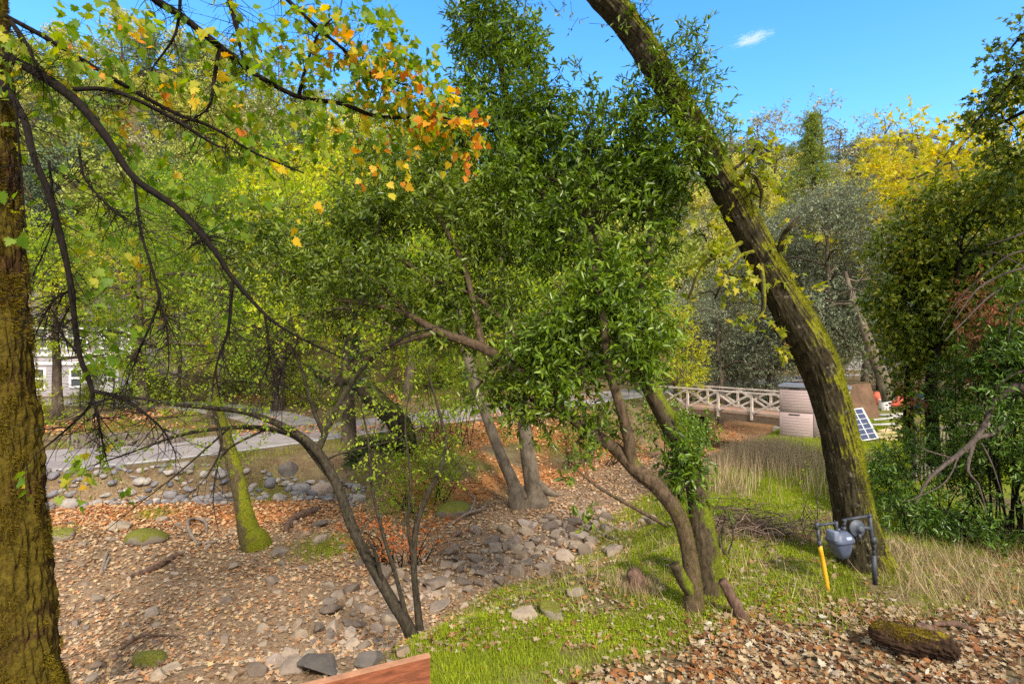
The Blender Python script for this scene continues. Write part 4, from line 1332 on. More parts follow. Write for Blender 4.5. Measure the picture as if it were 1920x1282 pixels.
stem_bark = bark_mat('stem_bark', (.010, .008, .006), (.085, .07, .05), 26, (1, 1, .4), moss=(.10, .11, .03), moss_dir=(-.3, -.3, .8), moss_amt=-.35, bump=.6)
syc_bark = bark_mat('sycamore_bark', (.045, .035, .025), (.24, .195, .15), 5, (1, 1, .6), bump=.3)
grey_bark = bark_mat('grey_branch', (.03, .025, .022), (.16, .125, .11), 20, (1, 1, .3), bump=.5)
far_bark = bark_mat('far_bark', (.03, .025, .02), (.16, .12, .09), 8, (1, 1, .4), bump=.3)
moss_m = leaf_mat('moss_tuft', [(0, (.04, .026, .006)), (.4, (.12, .085, .010)), (.75, (.215, .16, .014)), (1, (.31, .245, .028))], .25, .8, 3.0, .1, wr=.4)
moss_green = leaf_mat('green_moss_tuft', [(0, (.07, .075, .008)), (.5, (.17, .18, .012)), (1, (.33, .34, .02))], .25, .8, 3.0, .1, wr=.4)
# leaf kinds
bay_leaf = leaf_mat('bay_leaf', [(0, (.028, .052, .007)), (.35, (.085, .15, .011)), (.65, (.165, .265, .017)), (.88, (.23, .32, .025)), (.955, (.22, .26, .04)), (.975, (.40, .13, .04)), (1, (.36, .20, .10))], .30, .34, .7, .5, wr=.62)
bay_left = leaf_mat('bay_leaf_olive', [(0, (.036, .06, .010)), (.35, (.085, .14, .013)), (.65, (.17, .24, .018)), (.88, (.25, .31, .03)), (.95, (.28, .28, .05)), (.97, (.38, .15, .05)), (1, (.30, .17, .09))], .32, .36, .7, .5, wr=.62)
maple_leaf = leaf_mat('maple_leaf', [(0, (.07, .15, .015)), (.35, (.14, .25, .02)), (.65, (.26, .34, .03)), (.80, (.46, .43, .04)), (.90, (.62, .40, .04)), (.96, (.62, .20, .02)), (1, (.40, .10, .02))], .5, .5, .8, .25, wr=.6)
small_leaf = leaf_mat('alder_leaf', [(0, (.15, .25, .02)), (.5, (.29, .40, .035)), (1, (.50, .52, .06))], .45, .5, 1.0, .25)
mid_leaf = leaf_mat('valley_maple_leaf', [(0, (.12, .24, .015)), (.35, (.30, .45, .02)), (.7, (.58, .62, .03)), (.92, (.68, .54, .04)), (1, (.66, .34, .04))], .48, .5, .55, .25, wr=.32, objvar=.45)
green_mid = leaf_mat('valley_green_leaf', [(0, (.07, .14, .015)), (.35, (.22, .34, .02)), (.7, (.42, .51, .03)), (.93, (.52, .50, .04)), (1, (.56, .32, .04))], .45, .5, .55, .25, wr=.32, objvar=.45)
gold_leaf = leaf_mat('golden_leaf', [(0, (.32, .36, .03)), (.35, (.54, .53, .04)), (.72, (.70, .56, .05)), (.9, (.72, .42, .04)), (1, (.72, .28, .03))], .45, .5, .35, .2)
lime_leaf = leaf_mat('lime_leaf', [(0, (.22, .32, .02)), (.5, (.46, .50, .03)), (1, (.72, .62, .04))], .45, .5, .4, .2)
oak_leaf = leaf_mat('live_oak_leaf', [(0, (.09, .12, .07)), (.4, (.19, .23, .14)), (.8, (.29, .33, .20)), (1, (.37, .40, .25))], .15, .5, .45, .4)
vine_leaf = leaf_mat('vine_leaf', [(0, (.03, .05, .008)), (.35, (.08, .13, .012)), (.65, (.20, .25, .018)), (.9, (.40, .38, .03)), (.97, (.42, .20, .03)), (1, (.34, .10, .03))], .32, .45, .8, .35)
dead_leaf = leaf_mat('dead_leaf', [(0, (.14, .055, .03)), (.5, (.34, .13, .06)), (1, (.50, .26, .17))], .2, .6, 2, .2)
hill_leafs = {
    'olive': leaf_mat('hill_olive_leaf', [(0, (.17, .21, .04)), (.5, (.32, .37, .07)), (1, (.46, .48, .13))], .25, .6, .3, .2, wr=.3, objvar=.5),
    'yellow': leaf_mat('hill_yellow_leaf', [(0, (.30, .34, .06)), (.5, (.52, .52, .10)), (1, (.68, .58, .14))], .3, .6, .3, .2, wr=.3, objvar=.5),
    'grey': leaf_mat('hill_grey_leaf', [(0, (.22, .22, .14)), (.5, (.36, .35, .23)), (1, (.50, .46, .32))], .2, .6, .3, .2, wr=.3, objvar=.4),
    'dark': leaf_mat('hill_dark_leaf', [(0, (.06, .095, .055)), (.5, (.12, .18, .10)), (1, (.20, .26, .14))], .2, .6, .3, .3, wr=.3, objvar=.4),
}

# --- the leaning oak
lean = [(1626, 1088, 8.3, 74), (1616, 1035, 8.28, 54), (1600, 960, 8.25, 43), (1578, 840, 8.2, 41), (1552, 735, 8.15, 40), (1522, 655, 8.1, 42), (1470, 560, 8.1, 37), (1407, 440, 8.05, 33), (1345, 322, 8.0, 31), (1272, 195, 8.0, 28), (1190, 65, 8.0, 27), (1120, -20, 7.9, 28), (1000, -150, 7.8, 24), (880, -300, 7.6, 20)]
lean = [(a, b, y, r * .93) for a, b, y, r in lean]
pts, rad, tb = limb(lean, 620, 130, ridges(.075, 8.5, 2.6, .09, 1.0))
oak = thing('leaning_oak', 'big mossy oak trunk leaning left across the sky behind the gas meter', 'tree', base_of(pts))
part('trunk', oak, [tb], oak_bark)
k_hi = pts[:, 2] > 4.2
def ms(d, p): return sstep(.0, .65, d @ unit(np.array([.92, -.05, .4])) + .55 * vnoise(p * 2.2)) * (.35 + .65 * sstep(-.4, .3, vnoise(p * 9)))
mt = part('moss', oak, [tufts(pts, rad, 110000, .034, ms)], moss_green)
stubs = []
for c in ([(1462, 470, 7.9, 8), (1470, 440, 7.8, 5), (1482, 425, 7.7, 5), (1500, 405, 7.7, 2)], [(1425, 480, 7.95, 6), (1432, 555, 7.75, 5), (1428, 588, 7.7, 3.5), (1408, 606, 7.6, 1.5)], [(1372, 338, 7.95, 6), (1412, 330, 7.8, 4.5), (1428, 360, 7.7, 4), (1425, 390, 7.7, 2)],
          [(1390, 455, 7.95, 5), (1345, 480, 7.7, 4), (1318, 500, 7.5, 4), (1290, 560, 7.4, 2)], [(1362, 330, 7.95, 4), (1405, 293, 7.8, 3), (1425, 265, 7.8, 3)], [(1420, 470, 7.95, 5), (1385, 482, 7.7, 3.5), (1360, 520, 7.5, 3), (1340, 560, 7.5, 2)],
          [(1130, -30, 7.9, 20), (1150, -160, 7.6, 14), (1220, -300, 7.4, 9)], [(1000, -150, 7.8, 20), (800, -160, 8, 12), (600, -220, 8.2, 8)], [(1090, -60, 7.9, 14), (1220, -140, 8.4, 11), (1460, -190, 8.8, 8)], [(1060, -90, 7.8, 14), (1030, -120, 6.6, 10), (1100, -200, 5.2, 7)]):
    stubs.append(limb(c, 26, 10, ridges(.08, 4, 3, .1)))
for s in stubs: part('limb', oak, [s[2]], oak_bark)
ob = px_blobs([(1290, 120, 7.9, 40, 60, .4), (1310, 190, 7.9, 35, 60, .4), (1235, 120, 7.8, 30, 50, .3), (1200, 30, 7.8, 30, 40, .3, .7), (1340, 250, 7.8, 30, 50, .35), (1250, 190, 7.7, 40, 50, .3), (1300, 300, 7.6, 45, 60, .4), (1270, 270, 7.6, 40, 40, .3), (1190, 160, 7.9, 30, 30, .3, .4), (1290, 70, 8, 22, 30, .3, .5)])
L, tw, tips = crown(ob, 75, 9, .22, .10, T_LANCE, -.25, 2.5, .0)
part('shoots', oak, feeders([(pts, rad)], ob, tips, .012, 5) + [tw], dark_bark)
part('shoot_leaves', oak, L, bay_leaf)
ob = px_blobs([(1415, 310, 7.8, 35, 45, .35), (1440, 285, 7.8, 20, 25, .25, .6), (1400, 370, 7.7, 40, 50, .4), (1440, 350, 7.7, 25, 30, .3, .6), (1350, 500, 7.5, 50, 35, .4), (1330, 545, 7.4, 45, 30, .4), (1390, 520, 7.6, 35, 40, .35, .7), (1420, 600, 7.6, 30, 45, .3, .7), (1465, 640, 7.7, 30, 25, .3, .6), (1480, 440, 7.8, 35, 25, .3, .7), (1500, 535, 7.9, 40, 25, .3, .8), (1310, 430, 7.6, 40, 35, .35, .6)])
L, tw, tips = crown(ob, 34, 5, .26, .11, T_STAR, -.2, 2.5, .25)
part('twigs', oak, feeders([(pts, rad)] + [s[:2] for s in stubs[:6]], ob, tips, .012, 5) + [tw], dark_bark)
part('yellow_leaves', oak, L, lime_leaf if False else leaf_mat('oak_shoot_leaf', [(0, (.12, .18, .02)), (.5, (.30, .34, .03)), (.85, (.50, .42, .04)), (1, (.52, .22, .04))], .45, .5, .8, .25))
ob = px_blobs([(1150, -250, 6.5, 260, 110, 1.5), (800, -260, 7.5, 260, 100, 1.5), (1500, -220, 8.5, 260, 100, 1.6), (1250, -420, 4.5, 300, 140, 1.6), (1750, -260, 8, 200, 110, 1.5)])
L, tw, tips = crown(ob, 4, 7, .4, .09, T_DIAMOND, .05, 1.2, .1)
part('upper_crown', oak, L, oak_leaf)
part('upper_branches', oak, feeders([s[:2] for s in stubs[6:]], ob, tips, .04, 8) + [tw], dark_bark)
# hanging twigs under the top of the frame
L, tw, tips = crown(px_blobs([(1010, 10, 7.6, 40, 25, .3, .4), (1065, 20, 7.6, 30, 40, .3, .4), (960, -20, 7.6, 50, 20, .3, .5), (1100, 40, 7.7, 30, 20, .3, .3)]), 14, 5, .2, .06, T_DIAMOND, -.5, 2, .4)
part('hanging_twigs', oak, [tw], dark_bark); part('hanging_leaves', oak, L, oak_leaf)

# --- thick mossy maple at the left edge, its dark branches over the creek
tr = [(48, 1500, 4.5, 150), (34, 1400, 4.5, 118), (22, 1282, 4.5, 100), (10, 1100, 4.5, 92), (0, 900, 4.5, 84), (-14, 650, 4.5, 78), (-26, 450, 4.5, 75), (-40, 250, 4.5, 72), (-52, 50, 4.5, 70), (-75, -250, 4.5, 64), (-60, -550, 4.6, 50), (60, -900, 4.8, 30)]
pts, rad, tb = limb(tr, 700, 170, ridges(.12, 11, 5, .10, 1.6))
mp = thing('mossy_maple', 'thick golden mossed maple trunk at the left edge with dark overhanging branches', 'tree', base_of(pts))
part('trunk', mp, [tb], maple_bark)
m_tr = (pts, rad)
part('moss', mp, [tufts(pts[:560], rad[:560] * (1 + .05), 210000, .026, lambda d, p: sstep(-.15, .4, vnoise(p * [16, 16, 7]) + .5 * vnoise(p * 4.0)))], moss_m)
BR = [
    [(-30, 88, 4.4, 13), (60, 132, 4.3, 12), (140, 187, 4.2, 11), (200, 258, 4.1, 9), (250, 332, 4.1, 8), (330, 390, 4.1, 7), (400, 468, 4.1, 6), (437, 522, 4.1, 5), (500, 592, 4.1, 3.5), (560, 632, 4.1, 2.5), (640, 670, 4.2, 1.2)],
    [(-30, 120, 4.4, 10), (12, 168, 4.2, 9), (45, 225, 4.1, 9), (62, 290, 4.0, 8), (92, 365, 4.0, 8), (112, 440, 4.0, 8), (130, 520, 4.0, 7), (140, 600, 4.0, 6), (150, 668, 4.0, 6), (172, 728, 4.0, 5.5), (168, 760, 4.0, 4), (130, 800, 4.0, 3), (70, 850, 4.0, 1.5)],
    [(10, 30, 4.4, 6), (80, 68, 4.5, 6), (150, 110, 4.6, 5), (240, 165, 4.7, 5), (330, 213, 4.7, 4), (400, 240, 4.7, 3.5), (480, 288, 4.8, 2.5), (570, 325, 4.9, 1.2)],
    [(138, 168, 4.2, 6), (200, 168, 4.3, 5), (262, 190, 4.3, 4.5), (330, 226, 4.4, 4), (400, 270, 4.4, 2.5), (430, 278, 4.4, 1.2)],
    [(240, -60, 4.6, 10), (290, -2, 4.6, 9), (340, 30, 4.7, 8), (410, 86, 4.8, 7), (480, 140, 5.0, 5.5), (560, 182, 5.2, 4.5), (640, 195, 5.4, 4), (700, 217, 5.5, 3.5), (760, 221, 5.6, 3), (830, 220, 5.6, 2), (880, 250, 5.6, 1)],
    [(410, -60, 4.9, 7), (430, 0, 4.9, 6), (442, 45, 4.9, 5), (455, 110, 4.9, 2.5), (470, 150, 4.9, 1)],
    [(412, 92, 4.8, 4), (402, 145, 4.8, 4), (392, 200, 4.7, 2.5), (345, 230, 4.7, 1.5), (310, 225, 4.7, .9)],
    [(20, 40, 4.4, 6), (48, 82, 4.3, 6), (72, 128, 4.2, 3), (90, 150, 4.2, 1.2)],
    [(252, 340, 4.1, 3), (256, 372, 4.1, 3), (264, 432, 4.1, 3), (290, 522, 4.1, 3), (298, 565, 4.1, 3), (262, 655, 4.1, 2), (240, 710, 4.1, 1), (215, 760, 4.1, .8)],
    [(437, 522, 4.1, 4), (433, 562, 4.1, 4), (428, 618, 4.1, 3), (405, 690, 4.1, 2), (412, 742, 4.1, 1)],
    [(497, 590, 4.1, 3), (503, 640, 4.1, 2), (500, 690, 4.1, 1.4), (470, 750, 4.1, .8)],
    [(148, 280, 4.1, 3), (160, 335, 4.1, 3), (208, 390, 4.1, 2.5), (255, 425, 4.1, 1.2)],
    [(172, 732, 4.0, 5), (235, 750, 4.05, 4), (300, 800, 4.1, 2), (330, 850, 4.1, 1)],
    [(172, 740, 4.0, 3.5), (185, 790, 4.0, 2.5), (196, 850, 4.0, 1.2)],
    [(128, 545, 4.0, 3), (95, 570, 4.0, 2.2), (60, 640, 4.0, 1.2)],
    [(150, 668, 4.0, 3), (115, 625, 4.0, 2.2), (112, 610, 4.0, 2), (140, 560, 4.0, 1)],
    [(360, 460, 4.1, 3.5), (385, 440, 4.1, 2.5), (350, 400, 4.2, 1)],
    [(340, -40, 4.6, 4), (330, 60, 4.6, 3), (285, 130, 4.6, 1.5), (270, 180, 4.6, .8)],
    [(560, 180, 5.2, 4), (575, 120, 5.2, 3), (600, 60, 5.3, 2), (640, 20, 5.3, 1)],
    [(480, -60, 5, 5), (560, 20, 5.1, 4), (640, 90, 5.3, 3), (700, 140, 5.4, 2), (760, 160, 5.4, 1)],
    [(560, 640, 4.1, 2.2), (530, 690, 4.1, 1.5), (520, 740, 4.1, .8)],
    [(30, 200, 4.1, 3), (40, 330, 4.1, 2.2), (48, 420, 4.1, 1)],
    [(92, 300, 4.0, 3.2), (100, 420, 4.1, 2), (60, 520, 4.1, 1)],
    [(300, 570, 4.1, 2.5), (312, 610, 4.1, 2), (316, 690, 4.1, 1.2), (300, 730, 4.1, .8)],
]
stems = []; pcs = []
for c in BR:
    c = [(a, b, y, r * .98) for a, b, y, r in c]
    s = limb(c, 60, 10, ridges(.16, 3, 9, .12, 3)); stems.append(s[:2]); pcs.append(s[2])
# fine twiglets all along the branches
tl = []
for (p_, r_) in stems:
    for k in range(int(len(p_) * .85)):
        i_ = rng.integers(4, len(p_) - 1)
        ln = rng.uniform(.08, .42)
        d_ = unit(rand_unit(1)[0] * [1, .7, .8] + (p_[i_] - p_[i_ - 1]) * 12 + [0, 0, -.35])
        e_ = p_[i_] + d_ * ln + [0, 0, -.25 * ln * ln]
        m_ = p_[i_] + d_ * ln * .5 + rng.normal(0, .05, 3) * ln * 2
        q_ = spline([p_[i_], m_, e_], 7)
        tl.append(tube(q_, np.linspace(min(.0042, r_[i_] * .6), .0013, 7), 4, cap=False))
        if rng.random() < .6:
            f_ = q_[3] + unit(rand_unit(1)[0] + d_ * .8) * ln * .45
            tl.append(tube(np.array([q_[3], (q_[3] + f_) / 2 + rng.normal(0, .012, 3), f_]), [.0022, .0018, .001], 4, cap=False))
for q in pcs: part('branch', mp, [q], dark_bark)
part('twigs', mp, tl, dark_bark)
mb = px_blobs([(200, 60, 4.6, 150, 55, .6, .5), (330, 120, 5.0, 150, 90, .7, .45), (120, 190, 4.5, 90, 100, .5, .5), (250, 290, 4.8, 150, 110, .6, .5), (470, 60, 5.0, 140, 70, .7, 1.0), (560, 170, 5.3, 130, 90, .7, 1.1), (680, 110, 5.5, 110, 80, .6, 1.3), (770, 190, 5.6, 110, 70, .6, 1.7), (830, 230, 5.6, 60, 50, .5, 1.7), (640, 40, 5.4, 130, 50, .6, 1.0),
                (450, 260, 5.0, 150, 90, .7, .7), (330, 400, 4.7, 150, 80, .6, .45), (110, 400, 4.3, 70, 110, .4, .45), (620, 260, 5.3, 100, 60, .5, .8), (200, 480, 4.5, 120, 60, .5, .3), (420, 360, 4.9, 120, 70, .5, .5), (170, 130, 4.4, 120, 60, .4, .6), (60, 110, 4.3, 50, 60, .3, .8), (720, 40, 5.6, 60, 30, .4, .8), (160, 860, 4.3, 110, 60, .4, .3), (270, 640, 4.4, 160, 110, .5, .16)])
L, tw, tips = crown(mb, 48, 4, .2, .080, T_MAPLE, -.22, 1.8, .45, .45, .6, .0016)
part('leaves', mp, L, maple_leaf)
part('leaf_twigs', mp, [tw], dark_bark)
ab_ = px_blobs([(760, 180, 5.5, 120, 70, .5), (840, 225, 5.5, 60, 55, .4, 1.3), (700, 130, 5.4, 80, 60, .5, .8), (870, 270, 5.5, 40, 35, .3), (640, 60, 5.3, 120, 50, .5, .5), (300, 190, 4.8, 200, 110, .6, .16), (220, 60, 4.6, 60, 40, .4, .3), (450, 330, 4.9, 160, 110, .6, .12), (700, 300, 5.4, 80, 40, .4, .5)])
L, tw, tips = crown(ab_, 28, 3, .2, .084, T_MAPLE, -.22, 1.8, .5, .45, .6, .0016)
part('autumn_leaves', mp, L, leaf_mat('autumn_maple_leaf', [(0, (.45, .46, .03)), (.3, (.66, .52, .03)), (.6, (.74, .40, .03)), (.85, (.66, .20, .02)), (1, (.42, .09, .02))], .5, .5, .8, .25, wr=.8))
part('leaf_twigs', mp, [tw], dark_bark)
mb2 = px_blobs([(-150, -250, 5, 300, 150, 1.5), (300, -300, 5.5, 300, 130, 1.5), (-300, 100, 5, 200, 300, 1.5)])
L, tw, tips = crown(mb2, 5, 4, .35, .10, T_STAR, -.1, 1.2, .3)
part('upper_crown', mp, L, maple_leaf)

# --- bay laurels in the middle
t1 = [(1336, 1125, 7.45, 36), (1332, 1100, 7.45, 30), (1325, 1050, 7.48, 26), (1318, 1000, 7.5, 24), (1302, 900, 7.6, 20), (1264, 812, 7.7, 19), (1222, 732, 7.8, 17), (1180, 640, 7.9, 15), (1145, 540, 8.1, 12), (1118, 420, 8.4, 9), (1110, 300, 8.6, 5)]
p1_, r1_, tb = limb(t1, 220, 56, ridges(.05, 6, 2, .06, 1.2))
b1 = thing('bay_laurel', 'straighter mossy bay laurel with the tall dark green crown in the middle', 'tree', base_of(p1_))
part('trunk', b1, [tb], bay_bark)
part('moss', b1, [tufts(p1_[:120], r1_[:120], 26000, .022, lambda d, p: sstep(.0, .8, d @ unit(np.array([.7, -.2, .6])) + .5 * vnoise(p * 3)) * .8)], moss_green)
l1s = [limb(c, 40, 10, ridges(.06, 4, 3, .1)) for c in ([(1170, 636, 7.9, 15), (1080, 460, 8.6, 11), (990, 310, 9.3, 8), (945, 160, 9.8, 6), (925, 0, 10, 3)], [(1172, 640, 7.9, 12), (1210, 520, 7.9, 9), (1220, 400, 8.2, 6), (1190, 260, 8.5, 3)], [(1120, 440, 8.3, 8), (1060, 350, 8.8, 5), (1010, 330, 9, 3)])]
for s in l1s: part('limb', b1, [s[2]], bay_bark)
bb = px_blobs([(920, 70, 10, 78, 100, .9), (930, -50, 10, 80, 70, .8), (880, 60, 10, 40, 60, .5, .7), (985, 110, 10, 45, 70, .5, .8), (930, 200, 9.8, 110, 90, 1), (850, 250, 9.6, 70, 60, .7), (1010, 250, 9.4, 100, 90, 1), (990, 340, 9.2, 130, 80, 1.1), (1060, 180, 9.4, 60, 60, .6, .6), (1110, 240, 8.8, 80, 60, .8, .8), (1190, 250, 8.5, 90, 70, .8), (1230, 330, 8.3, 80, 80, .7), (1160, 340, 8.5, 100, 80, .9),
               (1120, 420, 8.2, 110, 80, 1.0), (1190, 470, 8.2, 50, 80, .6, .8), (1010, 440, 8.8, 110, 80, 1), (1150, 540, 7.5, 85, 70, .6), (1180, 615, 7.1, 80, 60, .5), (1090, 590, 7.6, 90, 70, .7), (1020, 640, 7.6, 80, 70, .6), (1195, 670, 7.2, 50, 45, .4), (1060, 700, 7.4, 75, 55, .5), (1270, 850, 7.35, 34, 60, .28, 1.1), (1280, 910, 7.35, 30, 40, .25, .8), (1235, 640, 7.6, 40, 40, .3, .6), (1260, 420, 8.2, 40, 50, .4, .5)])
L, tw, tips = crown(bb, 104, 10, .26, .115, T_LANCE, -.20, 1.7, .12, .6, .6, .0022, 1.15)
part('leaves', b1, L, bay_leaf)
part('branches', b1, feeders([(p1_[80:], r1_[80:])] + [s[:2] for s in l1s], bb, tips, .02, 9) + [tw], stem_bark)
t2 = [(1302, 1160, 6.95, 26), (1301, 1130, 6.95, 19), (1294, 1052, 7.0, 15), (1275, 972, 7.05, 15), (1235, 915, 7.1, 15), (1195, 882, 7.15, 15), (1150, 838, 7.25, 12), (1090, 798, 7.35, 10), (1032, 746, 7.5, 9.5), (975, 696, 7.7, 9.5), (905, 652, 7.9, 9), (822, 622, 8.1, 8), (772, 594, 8.3, 6), (705, 572, 8.5, 4.5), (630, 562, 8.7, 3)]
p2_, r2_, tb = limb(t2, 240, 44, ridges(.05, 5, 2, .07, 1.2))
b2 = thing('arching_bay_laurel', 'slimmer bay laurel arching far left over the creek from beside the mossy bay', 'tree', base_of(p2_))
part('trunk', b2, [tb], bay_bark2)
part('moss', b2, [tufts(p2_[:60], r2_[:60], 9000, .018, lambda d, p: sstep(.1, .9, d @ unit(np.array([.4, -.5, .2])) + .6 * vnoise(p * 4)) * .8)], moss_green)
l2s = [limb(c, 40, 12, ridges(.06, 4, 3, .1)) for c in ([(1188, 880, 7.15, 12), (1174, 802, 7.1, 10), (1157, 742, 7.1, 9), (1142, 690, 7.1, 8), (1132, 610, 7.2, 7), (1115, 500, 7.4, 4)], [(975, 696, 7.7, 8), (960, 620, 7.9, 6), (925, 585, 8.2, 5), (880, 550, 8.4, 3), (800, 520, 8.7, 2)], [(822, 622, 8.1, 6), (760, 640, 8, 4), (700, 665, 7.9, 3), (640, 700, 7.8, 2), (590, 760, 7.8, 1)],
                                  [(905, 652, 7.9, 7), (870, 500, 8.6, 5), (820, 400, 9, 4), (790, 320, 9.4, 2)], [(820, 540, 8.4, 5), (740, 480, 9, 4), (640, 460, 9.4, 3), (560, 460, 9.6, 2)], [(772, 594, 8.3, 5), (690, 520, 8.9, 3), (600, 520, 9.4, 2)], [(1250, 985, 7.05, 4), (1150, 930, 6.7, 3), (1110, 905, 6.6, 2), (1080, 880, 6.6, 1)])]
for s in l2s: part('limb', b2, [s[2]], bay_bark2)
part('cut_stub', b2, [limb([(1296, 1108, 6.95, 14), (1282, 1090, 6.9, 12), (1268, 1062, 6.85, 11), (1265, 1056, 6.85, 10)], 16, 18, ridges(.06, 4, 3, .08))[2]], bay_bark)
bb = px_blobs([(800, 330, 9.5, 110, 70, 1), (730, 400, 9.4, 120, 80, 1.1), (850, 420, 9, 120, 90, 1.1), (640, 430, 9.6, 110, 70, 1), (560, 500, 9.6, 100, 70, .9), (690, 510, 9.1, 130, 80, 1.1), (830, 540, 8.7, 120, 80, 1), (930, 540, 8.5, 90, 80, .9), (610, 580, 9.1, 90, 50, .7, .8), (500, 430, 9.9, 70, 50, .7, .8), (870, 630, 8.3, 80, 45, .6, .6), (950, 440, 8.9, 90, 80, .8), (760, 610, 8.5, 90, 40, .6, .5), (700, 290, 9.8, 60, 50, .6, .8), (1105, 905, 6.6, 42, 55, .22, 1.0), (1000, 780, 7.4, 70, 45, .5, .6), (1110, 800, 7.2, 60, 45, .4, .8), (420, 500, 9.8, 60, 50, .6, .5), (940, 720, 7.9, 60, 40, .5, .8), (985, 740, 7.7, 50, 45, .5, .9), (900, 720, 8.2, 50, 40, .5, .6), (1010, 700, 7.7, 50, 50, .5, .8)])
L, tw, tips = crown(bb, 88, 10, .26, .11, T_LANCE, -.20, 1.7, .12, .6, .6, .0022, 1.15)
part('leaves', b2, L, bay_left)
part('branches', b2, feeders([(p2_[90:], r2_[90:])] + [s[:2] for s in l2s], bb, tips, .02, 9) + [tw], stem_bark)

# --- thin many-stemmed alder in front of the creek
ST = [
    [(786, 1216, 7.3, 17), (760, 1165, 7.3, 14), (720, 1100, 7.35, 12), (668, 1005, 7.4, 12), (630, 905, 7.5, 11), (595, 845, 7.5, 10), (545, 806, 7.5, 9), (470, 775, 7.4, 7), (400, 765, 7.3, 6), (320, 757, 7.3, 5), (235, 744, 7.2, 3), (150, 760, 7.2, 1)],
    [(632, 908, 7.5, 9), (600, 868, 7.6, 8), (560, 822, 7.7, 7), (500, 803, 7.7, 6), (430, 802, 7.6, 5), (340, 815, 7.5, 4), (240, 850, 7.4, 2.5), (150, 880, 7.4, 1)],
    [(790, 1200, 7.3, 10), (782, 1130, 7.3, 8), (776, 1060, 7.3, 7), (780, 990, 7.35, 7), (800, 930, 7.4, 6), (826, 880, 7.4, 6), (836, 830, 7.4, 5), (820, 760, 7.4, 3), (800, 690, 7.4, 1.5)],
    [(770, 1190, 7.3, 7), (745, 1090, 7.3, 5), (715, 990, 7.3, 4), (695, 900, 7.3, 3), (690, 820, 7.3, 2.5), (670, 740, 7.3, 1.5)],
    [(595, 846, 7.5, 8), (620, 790, 7.6, 7), (645, 740, 7.7, 6), (690, 680, 7.8, 5), (760, 630, 8, 4), (830, 610, 8.1, 2)],
    [(610, 820, 7.55, 6), (585, 760, 7.5, 4), (565, 690, 7.4, 3), (540, 640, 7.4, 1.5)],
    [(776, 1060, 7.3, 4), (765, 980, 7.25, 3.5), (770, 900, 7.2, 3), (760, 800, 7.2, 2), (770, 720, 7.2, 1)],
    [(640, 745, 7.7, 4), (640, 690, 7.7, 3), (655, 620, 7.8, 2), (680, 560, 7.9, 1)],
    [(718, 1098, 7.35, 5), (705, 1040, 7.2, 4), (690, 1010, 7.1, 2)],
    [(400, 766, 7.3, 4), (415, 830, 7.2, 3), (390, 890, 7.2, 1.5), (330, 950, 7.1, .8)],
    [(430, 802, 7.6, 3), (330, 890, 7.5, 2), (240, 960, 7.4, 1.2), (180, 1010, 7.4, .8)],
    [(500, 803, 7.7, 3), (420, 850, 7.6, 2.4), (400, 930, 7.5, 1.5), (410, 1000, 7.4, .8)],
    [(600, 868, 7.6, 3), (640, 850, 7.5, 2), (720, 830, 7.4, 1.5), (800, 800, 7.3, 1)],
]
al = None; stems = []; pcs = []
for c in ST:
    c = [(a, b, y, r * .85) for a, b, y, r in c]
    s = limb(c, 60, 12, ridges(.08, 4, 4, .08, 2)); stems.append(s[:2]); pcs.append(s[2])
al = thing('thin_alder', 'thin dark many stemmed alder rising from the bottom edge and arching left', 'tree', base_of(stems[0][0]))
part('trunk', al, pcs[:1], stem_bark)
for q in pcs[1:]:
    part('stem', al, [q], stem_bark)
tl = []
for (p_, r_) in stems:
    for k in range(15):
        i_ = rng.integers(14, len(p_) - 1); ln = rng.uniform(.15, .8)
        d_ = unit(rand_unit(1)[0] * [1, .6, .8] + unit(p_[i_] - p_[i_ - 1]) * .8 + [0, 0, .1])
        e_ = p_[i_] + d_ * ln; m_ = p_[i_] + d_ * ln * .5 + rng.normal(0, .06, 3)
        q_ = spline([p_[i_], m_, e_], 8)
        tl.append(tube(q_, np.linspace(min(.005, r_[i_] * .6), .0016, 8), 4, cap=False))
part('twigs', al, tl, stem_bark)
ab = px_blobs([(330, 760, 7.3, 130, 45, .5, .8), (480, 780, 7.5, 110, 50, .5), (560, 690, 7.5, 110, 80, .6), (700, 680, 7.7, 100, 80, .6, .8), (760, 780, 7.4, 100, 70, .5, .8), (230, 830, 7.3, 100, 50, .5, .7), (400, 850, 7.5, 120, 50, .5, .6), (620, 780, 7.6, 90, 50, .5), (830, 850, 7.3, 60, 60, .4, .7), (650, 600, 7.8, 90, 50, .5, .7), (700, 860, 7.4, 70, 60, .4, .6), (150, 800, 7.2, 80, 50, .4, .7)])
L, tw, tips = crown(ab, 30, 8, .20, .048, T_OVAL, -.3, 2.2, .1, .6, .7, .002)
part('leaves', al, L, small_leaf)
part('leaf_twigs', al, [tw], stem_bark)

